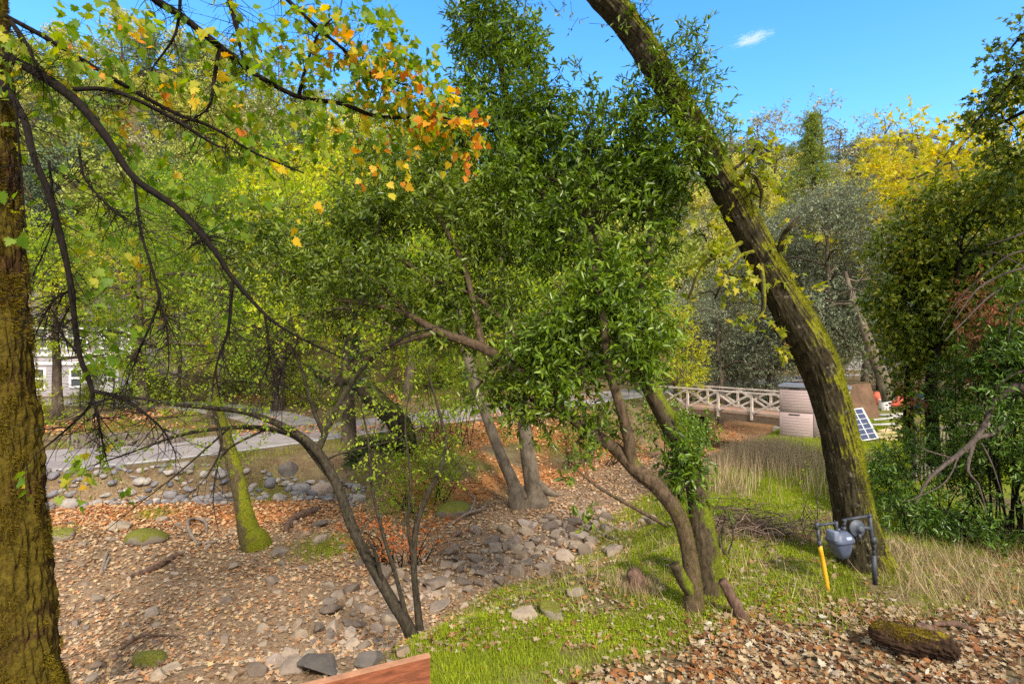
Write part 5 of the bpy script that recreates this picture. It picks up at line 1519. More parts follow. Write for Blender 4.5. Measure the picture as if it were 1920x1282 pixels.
# --- small mossy tree in the creek on the left
sm = [(482, 1060, 12.6, 40), (478, 1018, 12.6, 30), (468, 1000, 12.7, 22), (456, 950, 12.8, 16), (446, 900, 12.9, 15), (432, 850, 13, 14), (416, 800, 13, 12), (405, 750, 13.1, 9), (400, 690, 13.2, 6), (390, 600, 13.4, 3)]
p_, r_, tb = limb(sm, 110, 30, ridges(.06, 5, 2, .08))
smt = thing('small_mossy_tree', 'small crooked mossy tree standing in the leafy creek bed', 'tree', base_of(p_))
part('trunk', smt, [tb, limb([(480, 1010, 12.7, 12), (492, 1000, 12.75, 8), (500, 1008, 12.8, 3)], 12, 10)[2]], bark_mat('creek_moss_bark', (.03, .025, .012), (.12, .09, .05), 18, (1, 1, .4), moss=(.16, .17, .012), moss_dir=(.5, -.2, .8), moss_amt=.12, bump=.6))
part('moss', smt, [tufts(p_, r_, 12000, .03, lambda d, p: sstep(-.5, .6, d @ unit(np.array([.6, -.3, .5])) + .4 * vnoise(p * 3)) * (1 - .6 * sstep(-.9, .3, p[:, 2])))], moss_green)
sb = px_blobs([(400, 640, 13.3, 110, 70, 1.3), (330, 700, 13.2, 90, 50, 1, .8), (480, 720, 13, 80, 50, 1, .8), (420, 560, 13.5, 90, 60, 1), (410, 780, 13, 60, 40, .7, .5)])
L, tw, tips = crown(sb, 40, 8, .3, .065, T_OVAL, -.15, 1.2, .1)
part('leaves', smt, L, small_leaf)
part('branches', smt, feeders([(p_[50:], r_[50:])], sb, tips, .03, 9) + [tw], stem_bark)

# --- pale sycamore pair beyond the creek centre
sy = [limb(c, 120, 36, ridges(.03, 4, 1.5, .10, .9)) for c in ([(1006, 985, 15.6, 32), (1003, 938, 15.6, 25), (1000, 915, 15.6, 17), (990, 850, 15.7, 14), (980, 770, 15.8, 12), (966, 680, 15.9, 13), (950, 590, 16, 11), (940, 500, 16.1, 9), (930, 380, 16.3, 6)], [(976, 985, 15.4, 26), (972, 940, 15.4, 19), (962, 905, 15.5, 12), (938, 850, 15.6, 10), (908, 770, 15.8, 9), (884, 700, 16, 10), (866, 620, 16.2, 8), (850, 520, 16.4, 5)])]
syt = thing('pale_sycamore', 'pale twin trunked sycamore standing at the far edge of the rocky creek', 'tree', base_of(sy[0][0]))
for s in sy: part('trunk', syt, [s[2]], syc_bark)
for c in ([(1005, 905, 15.6, 10), (1028, 922, 15.5, 7), (1048, 928, 15.5, 3)], [(975, 915, 15.4, 8), (985, 935, 15.2, 5)]): part('root', syt, [limb(c, 20, 12, ridges(.05, 4, 3, .15))[2]], syc_bark)
sb = px_blobs([(930, 360, 16.4, 110, 90, 1.6), (840, 480, 16.6, 100, 80, 1.5), (980, 480, 16.2, 80, 70, 1.3), (860, 600, 16.6, 70, 50, 1, .8), (780, 560, 16.8, 80, 60, 1.2), (1020, 600, 16, 60, 60, 1, .6)])
L, tw, tips = crown(sb, 32, 7, .35, .12, T_STAR, -.2, 1, .2)
part('leaves', syt, L, mid_leaf)
part('branches', syt, feeders([s[:2] for s in sy], sb, tips, .05, 8) + [tw], syc_bark)

# --- ivy-clad trunk lying in a curve beside the road, and the pale pole-like trunk before it
iv = [limb(c, 60, 20, ridges(.06, 4, 2, .1)) for c in ([(764, 848, 18.2, 20), (752, 800, 18.4, 21), (722, 765, 18.6, 20), (690, 735, 18.8, 18), (660, 712, 19, 13), (620, 712, 19.2, 10), (585, 690, 19.4, 6)], [(762, 842, 18.2, 12), (730, 826, 18.1, 12), (700, 828, 18.0, 12), (672, 842, 17.9, 10), (655, 862, 17.8, 8)], [(690, 735, 18.8, 14), (672, 690, 18.9, 10), (665, 620, 19, 6), (670, 540, 19.2, 4)])]
ivt = thing('ivy_trunk', 'dark ivy covered trunk curving over the road verge behind the alder stems', 'tree', base_of(iv[0][0]))
for s in iv: part('trunk', ivt, [s[2]], bark_mat('ivy_bark', (.008, .006, .004), (.05, .04, .025), 14, moss=(.10, .12, .015), moss_dir=(.1, -.1, 1), moss_amt=-.05, bump=.6) if s is iv[0] else bpy.data.materials['ivy_bark'])
pos = np.concatenate([s[0][5:] for s in iv]); rr = np.concatenate([s[1][5:] for s in iv])
i_ = rng.integers(0, len(pos), 900); d_ = rand_unit(900)
lf, (a_, b_) = sprays(pos[i_] + d_ * rr[i_][:, None] * 1.1, d_, 4, .14, .10, T_STAR, .5)
part('ivy', ivt, [lf], leaf_mat('ivy_leaf', [(0, (.012, .03, .008)), (.5, (.04, .08, .015)), (1, (.12, .18, .03))], .25, .4, 1, .4))

# ------------------------------------------------------------------ generic broadleaf trees, one mesh per kind
def gtree(seed, h, cr, cz, nb, dens, K, twig, leaf, tmpl, lmat, bmat, tr=.022, gap=-.1, gs=.5, squash=1.0, wob=.05, droop=.1, br=1.0):
    """returns (trunk mesh, crown mesh) in local coordinates"""
    global rng
    keep = rng; rng = np.random.default_rng(seed)
    k = 7; zz_ = np.linspace(0, h * .86, k)
    off = np.cumsum(rng.normal(0, wob * h / k, (k, 2)), 0)
    path = np.column_stack([off, zz_]); path[0, :2] = 0; path[0, 2] = -.3
    rr_ = h * tr * np.linspace(1.1, .22, k)
    s = spline(np.column_stack([path, rr_]), 40)
    stem = (s[:, :3], np.maximum(s[:, 3], .01))
    pcs = [tube(stem[0], stem[1], 10, ridges(.06, 3, .8, .1))]
    bl = []
    for q in range(nb):
        f = (q + .5) / nb
        z = cz + (h * .94 - cz) * f ** .85
        wr_ = cr * math.sqrt(max(.05, 1 - (2 * (z - cz) / (h - cz) - .8) ** 2 * .62))
        a = q * 2.4 + rng.uniform(-.5, .5); d_ = wr_ * rng.uniform(.35, .8)
        c = np.array([math.cos(a) * d_, math.sin(a) * d_, z]) + [np.interp(z, s[:, 2], s[:, 0]), np.interp(z, s[:, 2], s[:, 1]), 0]
        rad_ = cr * rng.uniform(.38, .58) * br
        bl.append((c, np.array([rad_, rad_, rad_ * rng.uniform(.55, .8) * squash]), 1.0))
    L, tw, tips = crown(bl, dens, K, twig, leaf, tmpl, gap, gs, droop, .6, .5, .01)
    pcs += feeders([stem], bl, tips, h * .006, 4)
    out = (mesh_data('trunk', pcs + [tw], bmat), mesh_data('crown', L, lmat))
    rng = keep
    return out
def stand(kind, name, label, x, y, s=1.0, rz=0.0, group=None, cat='tree', sink=0.0, sz=None):
    o = thing(name, label, cat, (x, y, H(x, y) - sink), group, rz=rz)
    o.scale = (s, s, s if sz is None else sz)
    for nm, me in zip(('stems', 'leaves') if cat == 'bush' else ('trunk', 'crown'), kind):
        c = bpy.data.objects.new(nm, me); col.objects.link(c); c.parent = o
        if nm in STUFF_PARTS: c['kind'] = 'stuff'
    return o
def UX(u, Y): return (u - 960) / FPX * Y
vm1 = gtree(21, 13, 4.6, 3.5, 15, 12, 9, .5, .17, T_DIAMOND, mid_leaf, far_bark, gap=-.12)
vm2 = gtree(22, 12, 4.2, 2.5, 14, 12, 9, .5, .17, T_DIAMOND, green_mid, far_bark, gap=-.12)
gd1 = gtree(23, 12, 3.8, 3.0, 13, 15, 9, .5, .17, T_DIAMOND, gold_leaf, far_bark, gap=-.02)
lo1 = gtree(24, 12, 5.0, 2.2, 17, 26, 14, .4, .11, T_DIAMOND, oak_leaf, far_bark, gap=-.1, squash=1.2)
lo2 = gtree(25, 9, 4.4, 1.2, 14, 26, 14, .4, .11, T_DIAMOND, oak_leaf, far_bark, gap=-.1, squash=1.2)
ys1 = gtree(26, 18, 6.4, 7.5, 17, 6.5, 8, .7, .25, T_STAR, gold_leaf, syc_bark, tr=.026, gap=.08, gs=.5, wob=.09, br=.84)
lm1 = gtree(27, 7, 2.4, 1.5, 10, 24, 10, .35, .13, T_DIAMOND, lime_leaf, far_bark)
for k, (u, Y, kd, s, lb) in enumerate([
    (655, 20.6, vm1, .95, 'yellow green maple with a straight pale trunk left of the ivy covered trunk'),
    (400, 25.5, vm2, 1.0, 'bright yellow green maple standing beyond the road above the small mossy tree'),
    (520, 30, vm1, 1.1, 'tall bright green maple between the two road forks'),
    (270, 28.5, vm2, .95, 'leafy green maple in front of the mauve house'),
    (110, 27, vm1, .8, 'green maple hanging over the lawn right of the thick mossy trunk'),
    (760, 33, vm2, 1.15, 'yellow green maple behind the arching bay laurel'),
    (640, 40, vm1, 1.2, 'tall yellowing maple at the foot of the hill behind the pale trunk'),
    (880, 36, vm1, 1.05, 'green maple beyond the road behind the pale sycamore'),
    (440, 38, vm2, 1.25, 'tall pale green maple at the hill foot behind the driveway'),
    (1050, 42, vm2, 1.1, 'green maple behind the tall bay laurel crown'),
    (330, 44, vm1, 1.2, 'green maple on the slope right of the house'),
    (1190, 44, vm1, .95, 'yellow green maple left of the grey green oaks'),
]):
    stand(kd, 'valley_maple', lb, UX(u, Y), Y, s, k * 1.7, 'bright maples along the valley floor')
stand(gd1, 'golden_maple', 'golden yellow maple behind the branches right of the thick mossy trunk', UX(215, 39), 39, 1.0, .4)
stand(gd1, 'golden_maple', 'golden maple near the road behind the alder leaves', UX(330, 34), 34, .62, 2.0)
stand(lm1, 'golden_sapling', 'bright lime yellow small tree between the bay laurel and the leaning trunk', UX(1262, 30), 30, 1.05, .4)
stand(lm1, 'golden_sapling', 'lime yellow bushy sapling above the far end of the footbridge', UX(1310, 36), 36, .62, 2.4)
for k, (u, Y, kd, s, lb) in enumerate([
    (1545, 33, lo1, 1.06, 'large grey green live oak behind the leaning trunk'),
    (1350, 34, lo2, .95, 'lower grey green oak above the footbridge'),
    (1440, 41, lo1, 1.0, 'grey green oak between the two nearer oaks'),
    (1650, 39, lo1, .9, 'grey green oak under the yellow sycamore'),
    (1780, 30, lo2, 1.0, 'dark grey oak behind the vine covered tree'),
]):
    stand(kd, 'live_oak', lb, UX(u, Y), Y, s, k * 2.1, 'grey green oaks beyond the footbridge')
stand(ys1, 'yellow_sycamore', 'big yellow and orange sycamore with white limbs at upper right', UX(1785, 34), 34, 1.06, .9)
stand(ys1, 'yellow_sycamore', 'narrow yellow sycamore top beside the pointed conifer', UX(1625, 47), 47, .92, 2.9)
bush_leaf = leaf_mat('roadside_bush_leaf', [(0, (.20, .28, .02)), (.5, (.40, .47, .03)), (1, (.60, .58, .05))], .45, .5, .6, .25, wr=.4, objvar=.3)
bs1 = gtree(41, 3.4, 2.1, .5, 11, 34, 10, .35, .12, T_DIAMOND, bush_leaf, far_bark)
bs2 = gtree(42, 2.8, 2.2, .4, 10, 34, 10, .35, .12, T_DIAMOND, bush_leaf, far_bark)
# leaning pale sycamore by the tarp
ls = limb([(1668, 752, 24, 15), (1655, 710, 24.2, 13), (1636, 660, 24.4, 12), (1620, 615, 24.6, 9), (1600, 560, 25, 6), (1585, 510, 25.5, 3)], 60, 20, ridges(.03, 4, 1, .08))
lst = thing('leaning_sycamore', 'pale leaning sycamore trunk behind the red tarp', 'tree', base_of(ls[0]))
part('trunk', lst, [ls[2]], syc_bark)
sb = px_blobs([(1600, 540, 25, 70, 60, 1.6), (1650, 590, 25.2, 50, 45, 1.3), (1560, 570, 25.5, 60, 50, 1.4), (1640, 520, 25.5, 60, 50, 1.4)])
L, tw, tips = crown(sb, 30, 10, .4, .10, T_DIAMOND, 0, .6)
part('leaves', lst, L, oak_leaf); part('branches', lst, feeders([ls[:2]], sb, tips, .06, 6), syc_bark)
# conifer
rngk = rng; rng = np.random.default_rng(5)
ch, cp = 24.0, []
S_, E_ = [], []; L = []
for z in np.linspace(2.5, ch - .4, 46):
    R_ = (ch - z) * .24 + .3
    for a in rng.uniform(0, 6.283, 11):
        b_ = np.array([math.cos(a) * R_, math.sin(a) * R_, z - R_ * .12 + rng.normal(0, .12)]); S_.append([0, 0, z]); E_.append(b_)
S_ = np.array(S_); E_ = np.array(E_)
f_ = rng.uniform(.25, 1.08, (len(S_), 16))[..., None]
pp = (S_[:, None] * (1 - f_) + E_[:, None] * f_).reshape(-1, 3) + rng.normal(0, .16, (len(S_) * 16, 3))
dd = np.repeat(unit(E_ - S_), 16, 0)
lf, _ = sprays(pp, dd, 7, .34, .20, T_DIAMOND, .25, .4, wid=.5)
conf = (mesh_data('trunk', [tube(np.array([[0, 0, -.3], [0, 0, ch * .5], [0, 0, ch]]), [.4, .22, .03], 10), prisms(S_, E_, .05, .012)], far_bark),
        mesh_data('crown', [lf], leaf_mat('cedar_needles', [(0, (.09, .13, .02)), (.5, (.20, .26, .04)), (1, (.34, .38, .06))], .2, .6, .4, .2)))
rng = rngk
Yc = 53.0; xc = UX(1522, Yc); ztop = CAMZ + (HOR - 208) / FPX * Yc
stand(conf, 'conifer', 'single pointed green conifer rising above the grey oaks', xc, Yc, (ztop - H(xc, Yc)) / ch, .3)

# hillside woods: five kinds copied over the slopes
hk = {
    'olive': [gtree(31, 8.5, 3.8, 1.4, 11, 5.5, 7, .9, .44, T_DIAMOND, hill_leafs['olive'], far_bark), gtree(32, 7.5, 3.4, 1.2, 10, 5.5, 7, .9, .44, T_DIAMOND, hill_leafs['olive'], far_bark)],
    'yellow': [gtree(33, 8.5, 3.3, 1.8, 11, 5.5, 7, .9, .42, T_DIAMOND, hill_leafs['yellow'], far_bark), gtree(34, 7.5, 3.4, 1.4, 10, 5.5, 7, .9, .42, T_DIAMOND, hill_leafs['yellow'], far_bark)],
    'grey': [gtree(35, 8.5, 3.2, 2.5, 9, 4.5, 7, .9, .34, T_DIAMOND, hill_leafs['grey'], far_bark, gap=.05)],
    'dark': [gtree(36, 9.5, 3.4, 1.2, 12, 6, 7, .9, .42, T_DIAMOND, hill_leafs['dark'], far_bark)],
}
hl = {'olive': ('olive_oak', 'olive green oak on the wooded hillside'), 'yellow': ('yellow_oak', 'yellowing tree on the wooded hillside'),
      'grey': ('grey_oak', 'thin greyish tree on the wooded hillside'), 'dark': ('dark_oak', 'dark evergreen tree on the wooded hillside')}
hr = np.random.default_rng(77)
cand = []
while len(cand) < 14000:
    a = hr.uniform(-1.05, 1.05); y = hr.uniform(44, 140); cand.append((a * y, y))
chosen = []
for x, y in cand:
    hv = float(hill(np.array([x]), np.array([y]))[0])
    if hv < 2.5 or (x < -24 and y < 48): continue
    a = x / y
    if y > np.interp(a, [-.4, .5], [100, 135]) + 4: continue
    sp = (2.9 + y * .021) * (.85 if x > 0 else 1)
    if any((x - p[0]) ** 2 + (y - p[1]) ** 2 < sp * sp for p in chosen): continue
    chosen.append((x, y))
    if len(chosen) >= 470: break
for x, y in chosen:
    a = x / y
    q = hr.random() + .25 * float(n2(np.array([x]), np.array([y]), .035, 2)[0])
    if a > .2: kd = 'grey' if q < .3 else 'yellow' if q < .62 else 'olive' if q < .9 else 'dark'
    else: kd = 'yellow' if q < .34 else 'olive' if q < .74 else 'grey' if q < .84 else 'dark'
    if a < -.78 and y < 75: kd = 'dark' if hr.random() < .75 else 'olive'
    v = hk[kd]
    stand(v[hr.integers(len(v))], hl[kd][0], hl[kd][1], x, y, hr.uniform(.75, 1.2), hr.uniform(0, 6.28), kd + ' trees on the wooded hillside')
# taller open trees on the right-hand skyline
for u, Y, s in ((1370, 122, 1.35), (1420, 124, 1.5), (1455, 122, 1.2), (1540, 126, 1.55), (1575, 124, 1.2), (1625, 120, 1.1), (1660, 124, 1.5), (1720, 122, 1.3), (1850, 120, 1.4)):
    stand(hk['grey'][0], 'skyline_tree', 'tall thin grey tree on the right hand skyline', UX(u, Y), Y, s * 1.45, u * .3, 'thin trees on the right hand skyline')

# ------------------------------------------------------------------ shrubs
def shrub(name, label, blobs, dens, K, twig, leaf, tmpl, lmat, bmat, base, gap=-.15, gs=1.5, nst=9, droop=.1, extra=None, group=None, cat='shrub', sr=.018, flat=.6):
    bl = px_blobs(blobs)
    b = GR(*base)
    o = thing(name, label, cat, b, group)
    L, tw, tips = crown(bl, dens, K, twig, leaf, tmpl, gap, gs, droop, flat, .5, .003)
    st = []
    for c, r, w in bl:
        for q in range(max(2, nst // len(bl))):
            e = c + rand_unit(1)[0] * r * .6
            b0 = np.array([c[0] + rng.normal(0, r[0] * .35), c[1] + rng.normal(0, .3), 0]); b0[:2] = b0[:2] * .5 + b[:2] * .5; b0[2] = H(b0[0], b0[1]) - .05
            m_ = (b0 + e) / 2 + rng.normal(0, .12, 3)
            st.append(tube(spline([b0, m_, e], 12), np.linspace(sr, .004, 12), 6))
    part('stems', o, st + [tw], bmat)
    part('leaves', o, L, lmat)
    return o
glossy = leaf_mat('laurel_shrub_leaf', [(0, (.025, .055, .010)), (.4, (.07, .145, .018)), (.75, (.15, .26, .03)), (.97, (.24, .30, .05)), (1, (.36, .16, .05))], .28, .33, 1.0, .5)
# vine-draped tree on the right
vt = limb([(1752, 872, 11.3, 15), (1748, 800, 11.3, 13), (1745, 720, 11.3, 12), (1760, 640, 11.2, 9), (1785, 560, 11, 6), (1800, 480, 11, 3)], 80, 16, ridges(.08, 4, 2, .1))
vt2 = limb([(1704, 840, 12.2, 11), (1703, 770, 12.2, 10), (1706, 700, 12.1, 9), (1715, 600, 12, 7), (1730, 500, 11.7, 4)], 50, 14, ridges(.08, 4, 2, .1))
vine = thing('vine_covered_tree', 'dense tree draped in green vines at the right edge above the fence', 'tree', base_of(vt[0]))
part('trunk', vine, [vt[2]], dark_bark); part('trunk', vine, [vt2[2]], dark_bark)
vb = px_blobs([(1900, 560, 11.6, 110, 110, 1), (1850, 480, 11.8, 120, 90, 1), (1870, 690, 11.5, 90, 80, 1), (1800, 450, 11, 140, 80, 1.2), (1730, 540, 11.3, 100, 90, 1), (1860, 390, 10.6, 100, 70, 1), (1690, 470, 11.6, 55, 60, .7), (1690, 600, 11.7, 50, 70, .7), (1800, 560, 11.2, 110, 80, 1, .8), (1740, 650, 11.3, 70, 55, .7), (1705, 690, 12, 40, 60, .5), (1880, 480, 10.5, 80, 70, .9, .8), (1760, 380, 11.2, 70, 50, .8), (1900, 330, 10, 70, 60, .8), (1660, 540, 11.8, 35, 50, .5, .6), (1710, 780, 12, 22, 50, .3, .7), (1830, 640, 11.2, 80, 60, .8, .6)])
L, tw, tips = crown(vb, 105, 9, .26, .09, T_OVAL, -.2, 1.4, .35, .5, .55, .0022)
part('leaves', vine, L, vine_leaf)
part('branches', vine, feeders([vt[:2], vt2[:2]], vb, tips, .025, 7) + [tw], dark_bark)
vb = px_blobs([(1850, 610, 9.9, 55, 60, .4), (1830, 560, 10, 40, 50, .35, .7), (1845, 680, 9.9, 45, 30, .35, .7), (1720, 745, 11.5, 22, 35, .25, .9)])
L, tw, tips = crown(vb, 45, 9, .22, .10, T_LANCE, -.2, 2, .6)
part('dead_leaves', vine, L, dead_leaf)
ug = []
for c in ([(1935, 468, 9.6, 5), (1890, 480, 9.6, 4), (1840, 520, 9.7, 3.5), (1800, 560, 9.8, 2.5), (1760, 620, 9.9, 1)], [(1930, 500, 9.4, 6), (1880, 515, 9.4, 5), (1830, 545, 9.4, 4), (1790, 600, 9.5, 2)], [(1880, 540, 9.4, 5), (1850, 560, 9.4, 4), (1810, 600, 9.5, 3), (1770, 640, 9.5, 1)], [(1935, 430, 9.4, 5), (1900, 445, 9.4, 4), (1850, 460, 9.5, 2)], [(1930, 560, 9.3, 5), (1900, 580, 9.3, 4), (1890, 640, 9.3, 2)],
          [(1935, 510, 9.5, 4), (1870, 475, 9.5, 3), (1835, 480, 9.5, 1)]):
    c = [(a, b, y, r * .6) for a, b, y, r in c]
    ug.append(limb(c, 30, 8, ridges(.08, 3, 4, .12))[2])
for q in ug: part('bare_branch', vine, [q], grey_bark)
# overhanging dark maple boughs at the top right
hb = [limb(c, 30, 8, ridges(.08, 3, 4, .1)) for c in ([(2000, 60, 8, 9), (1930, 120, 8.2, 6), (1870, 180, 8.4, 4), (1820, 240, 8.5, 1.5)], [(1990, 180, 8.2, 8), (1920, 210, 8.4, 5), (1860, 240, 8.6, 2)], [(2000, 20, 8, 7), (1925, 60, 8.2, 4), (1880, 110, 8.3, 1.5)])]
tk = limb([(2230, 1080, 8, 40), (2200, 800, 8, 34), (2150, 500, 8, 28), (2080, 250, 8, 20), (2000, 50, 8, 12), (1960, -120, 8, 6)], 60, 16, ridges(.07, 4, 2, .1))
hm = thing('overhanging_maple', 'dark maple boughs hanging in against the sky at upper right', 'tree', base_of(tk[0]))
part('trunk', hm, [tk[2]], dark_bark)
for s in hb: part('bough', hm, [s[2]], dark_bark)
vb = px_blobs([(1900, 120, 8.3, 40, 70, .5), (1870, 210, 8.5, 55, 40, .5), (1910, 250, 8.5, 50, 50, .5), (1930, 60, 8.2, 35, 40, .4, .7), (1840, 190, 8.5, 25, 25, .3, .5), (1900, 310, 8.8, 50, 50, .5), (1960, 180, 8.4, 60, 100, .7), (2060, 120, 8, 120, 200, 1.2), (1890, 100, 8.3, 20, 30, .3, .5)])
L, tw, tips = crown(vb, 70, 6, .24, .085, T_STAR, -.2, 2, .4)
part('leaves', hm, L, vine_leaf)
part('twigs', hm, feeders([s[:2] for s in hb], vb, tips, .012, 6) + [tw], dark_bark)
# laurel shrubs below the vines
sh1 = shrub('laurel_shrub', 'glossy green laurel shrub filling the lower right behind the bare grey branch', [(1890, 720, 9.6, 70, 80, .7), (1800, 730, 10.4, 80, 60, .7), (1900, 820, 9.3, 70, 80, .7), (1830, 820, 9.8, 60, 50, .6, .8), (1930, 640, 9.4, 60, 80, .7), (1905, 570, 9.5, 50, 60, .6, .8), (1960, 900, 9, 80, 120, .8), (1860, 860, 9.5, 70, 60, .7), (1930, 740, 9.2, 60, 90, .7), (1880, 650, 9.6, 60, 60, .6), (1850, 780, 10, 70, 70, .7), (1930, 960, 8.6, 60, 50, .5), (1870, 740, 9.1, 60, 60, .5), (1830, 690, 9.6, 50, 50, .5, .8), (1910, 680, 9.0, 50, 60, .5), (1880, 880, 8.9, 60, 50, .5)], 105, 9, .26, .10, T_LANCE, glossy, dark_bark, (1890, 990), nst=8)
sh2 = shrub('laurel_shrub', 'low laurel shrub right of the big leaning trunk in front of the picket fence', [(1700, 890, 10.2, 60, 50, .6), (1780, 900, 10, 70, 60, .6), (1680, 850, 10.8, 45, 40, .5, .8), (1860, 920, 9.4, 70, 60, .6), (1740, 950, 9.6, 70, 35, .5, .8), (1690, 960, 9.4, 40, 35, .4, .8), (1830, 980, 9, 60, 30, .4, .7), (1730, 830, 11, 50, 30, .4, .6), (1760, 970, 9.4, 70, 35, .5), (1850, 985, 9, 70, 35, .5), (1890, 950, 9, 60, 50, .5), (1800, 860, 10.4, 60, 50, .6), (1650, 900, 10.5, 25, 50, .4)], 95, 9, .24, .09, T_LANCE, glossy, dark_bark, (1760, 1000), nst=24)
# bare grey branch snaking over the shrub
gb_ = [limb([(a, b, y, r * .74) for a, b, y, r in c], 60, 14, ridges(.06, 4, 4, .12, 2)) for c in ([(1960, 880, 8.9, 20), (1935, 760, 9, 18), (1910, 725, 9, 15), (1885, 738, 9, 10), (1862, 756, 9, 8.5), (1848, 790, 8.95, 8), (1830, 822, 8.9, 9), (1800, 850, 8.9, 8), (1770, 872, 8.9, 7), (1740, 900, 8.85, 5), (1715, 945, 8.8, 2)], [(1832, 820, 8.9, 8), (1862, 812, 8.95, 7), (1880, 795, 9, 6), (1890, 772, 9, 4)], [(1935, 690, 9, 5), (1905, 700, 9, 4), (1885, 712, 9, 4), (1872, 722, 9, 2.5), (1868, 735, 9, 1)], [(1825, 830, 8.9, 7), (1815, 880, 8.8, 5), (1835, 910, 8.7, 3), (1850, 960, 8.6, 1.5)], [(1840, 830, 8.9, 3), (1860, 870, 8.8, 2.5), (1880, 930, 8.7, 1)], [(1800, 850, 8.9, 3), (1770, 905, 8.7, 2), (1700, 940, 8.6, 1)], [(1790, 860, 8.9, 3), (1740, 845, 8.9, 2), (1725, 838, 8.9, 1)]) ]
bg = thing('bare_grey_branch', 'twisted bare grey branch snaking over the shrub at the right edge', 'branch', base_of(gb_[0][0]))
part('stem', bg, [gb_[0][2]], grey_bark)
for s in gb_[1:]: part('side_branch', bg, [s[2]], grey_bark)
# bushes by the creek and road
shrub('fern_bush', 'feathery bright green bush on the far bank left of the pale sycamore', [(800, 880, 15.4, 80, 45, .9), (730, 880, 15.2, 50, 35, .7, .8), (860, 870, 15.6, 40, 40, .6, .8), (760, 930, 14.4, 70, 25, .6, .5)], 45, 9, .3, .07, T_OVAL, small_leaf, stem_bark, (800, 925), nst=20)
shrub('fern_bush', 'loose yellow green thicket between the ivy trunk and the pale sycamore', [(850, 740, 19, 90, 50, 1.2), (780, 690, 20, 70, 50, 1, .8), (900, 690, 20, 60, 50, 1, .7), (820, 800, 18.5, 60, 30, .8, .7)], 32, 9, .35, .09, T_OVAL, small_leaf, stem_bark, (840, 830), nst=20)
shrub('dark_bush', 'dark leafy bush below the left end of the footbridge', [(1270, 800, 22, 40, 35, 1), (1310, 800, 22.5, 35, 30, .9), (1235, 770, 23, 40, 40, 1), (1285, 825, 21, 40, 25, .8)], 40, 9, .35, .11, T_OVAL, bay_leaf, stem_bark, (1270, 850), nst=16)
shrub('brown_thicket', 'dark tangled thicket right of the sycamore under the bay laurel', [(1060, 820, 19, 70, 35, 1, .7), (1120, 770, 21, 70, 50, 1.2, .8), (1200, 800, 20, 40, 40, .9, .7)], 26, 9, .35, .09, T_OVAL, vine_leaf, stem_bark, (1080, 860), nst=26)
for k, (u, Y, s, lb) in enumerate([(300, 33, .55, 'bright green bush right of the house door'), (420, 35.5, .5, 'round green bush at the back of the driveway'), (520, 32, .45, 'green bush at the fork of the driveway'), (600, 31, .5, 'green bush beside the road fork behind the alder'), (700, 34, .55, 'bushy green shrub beyond the road bend'), (830, 38, .6, 'green shrub beyond the road left of the sycamore'), (960, 41, .6, 'green shrub beyond the road behind the sycamore'), (150, 31, .42, 'bright bush in front of the house windows'), (1100, 46, .6, 'green shrub at the far road bend'), (1230, 48, .6, 'green shrub left of the lantern post'), (60, 25, .38, 'green bush on the lawn beside the thick mossy trunk'), (215, 30, .5, 'leafy bush hiding the lower right corner of the house')]):
    stand(bs1 if k % 3 else bs2, 'roadside_bush', lb, UX(u, Y), Y, s * 1.75, k * 1.3, 'bushes along the far side of the road', 'bush')
shrub('rusty_bush', 'rust red dead bush beside the stems in the creek', [(735, 1010, 11.2, 65, 32, .5), (805, 1003, 11.4, 55, 30, .5, .9), (680, 1000, 11.4, 35, 28, .4, .8)], 48, 9, .28, .08, T_LANCE, leaf_mat('rusty_leaf', [(0, (.24, .07, .02)), (.5, (.58, .17, .04)), (1, (.72, .32, .10))], .25, .6, 2, .2), dark_bark, (750, 1045), nst=24, gap=-.3)
shrub('creek_plant', 'small pale green sapling leaning against the lower leaning trunk on its left', [(1520, 920, 10.6, 40, 45, .4, .7), (1500, 960, 10.3, 35, 40, .35, .7), (1530, 990, 9.9, 30, 40, .3, .6)], 16, 7, .2, .05, T_OVAL, small_leaf, stem_bark, (1520, 1030), nst=14)
shrub('creek_plant', 'leafy sprig hanging low beside the straighter bay trunk', [(1355, 950, 8.6, 14, 40, .15)], 26, 7, .16, .07, T_LANCE, bay_leaf, stem_bark, (1358, 1030), nst=5)

# ------------------------------------------------------------------ dead wood
def deadwood(name, label, ctrls, mat, cat, sides=14, amp=.1):
    ss = [limb(c, 36, sides, ridges(amp, 4, 4, .15, 2)) for c in ctrls]
    o = thing(name, label, cat, base_of(ss[0][0]))
    for k, s in enumerate(ss):
        part('stem' if k == 0 else 'offshoot', o, [s[2]], mat)
    return o
def on(u, v, r, lift=.0):
    g = GR(u, v); return (u, v - (lift / g[1]) * FPX, g[1], r)
drift = bark_mat('driftwood', (.10, .075, .06), (.36, .29, .24), 12, (1, 1, .4), bump=.4)
deadb = bark_mat('dead_bark', (.035, .022, .018), (.24, .15, .11), 20, (1, 1, .3), bump=.8)
deadwood('driftwood', 'bleached curved driftwood root right of the golden mossed rock', [[on(372, 1022, 2.5), on(356, 1005, 3.7, .1), on(352, 985, 3.7, .12), on(366, 975, 2.5, .05)], [on(366, 978, 2.5, .1), on(385, 985, 3.1, .1), on(388, 1000, 1.2)], [on(352, 1000, 1.9, .05), on(330, 992, 1.2, .1), on(318, 1000, 0.6)], [on(370, 1020, 3.1), on(400, 1020, 3.1, .06), on(420, 1010, 1.2)]], drift, 'driftwood')
deadwood('fallen_branch', 'dark dead branch lying diagonally in the leaves left of the small mossy tree', [[on(245, 1085, 5, .05), on(290, 1068, 6, .05), on(330, 1048, 5, .08), on(345, 1045, 2, .1)], [on(300, 1062, 3, .1), on(322, 1060, 2, .12), on(330, 1075, 1)]], deadb, 'branch')
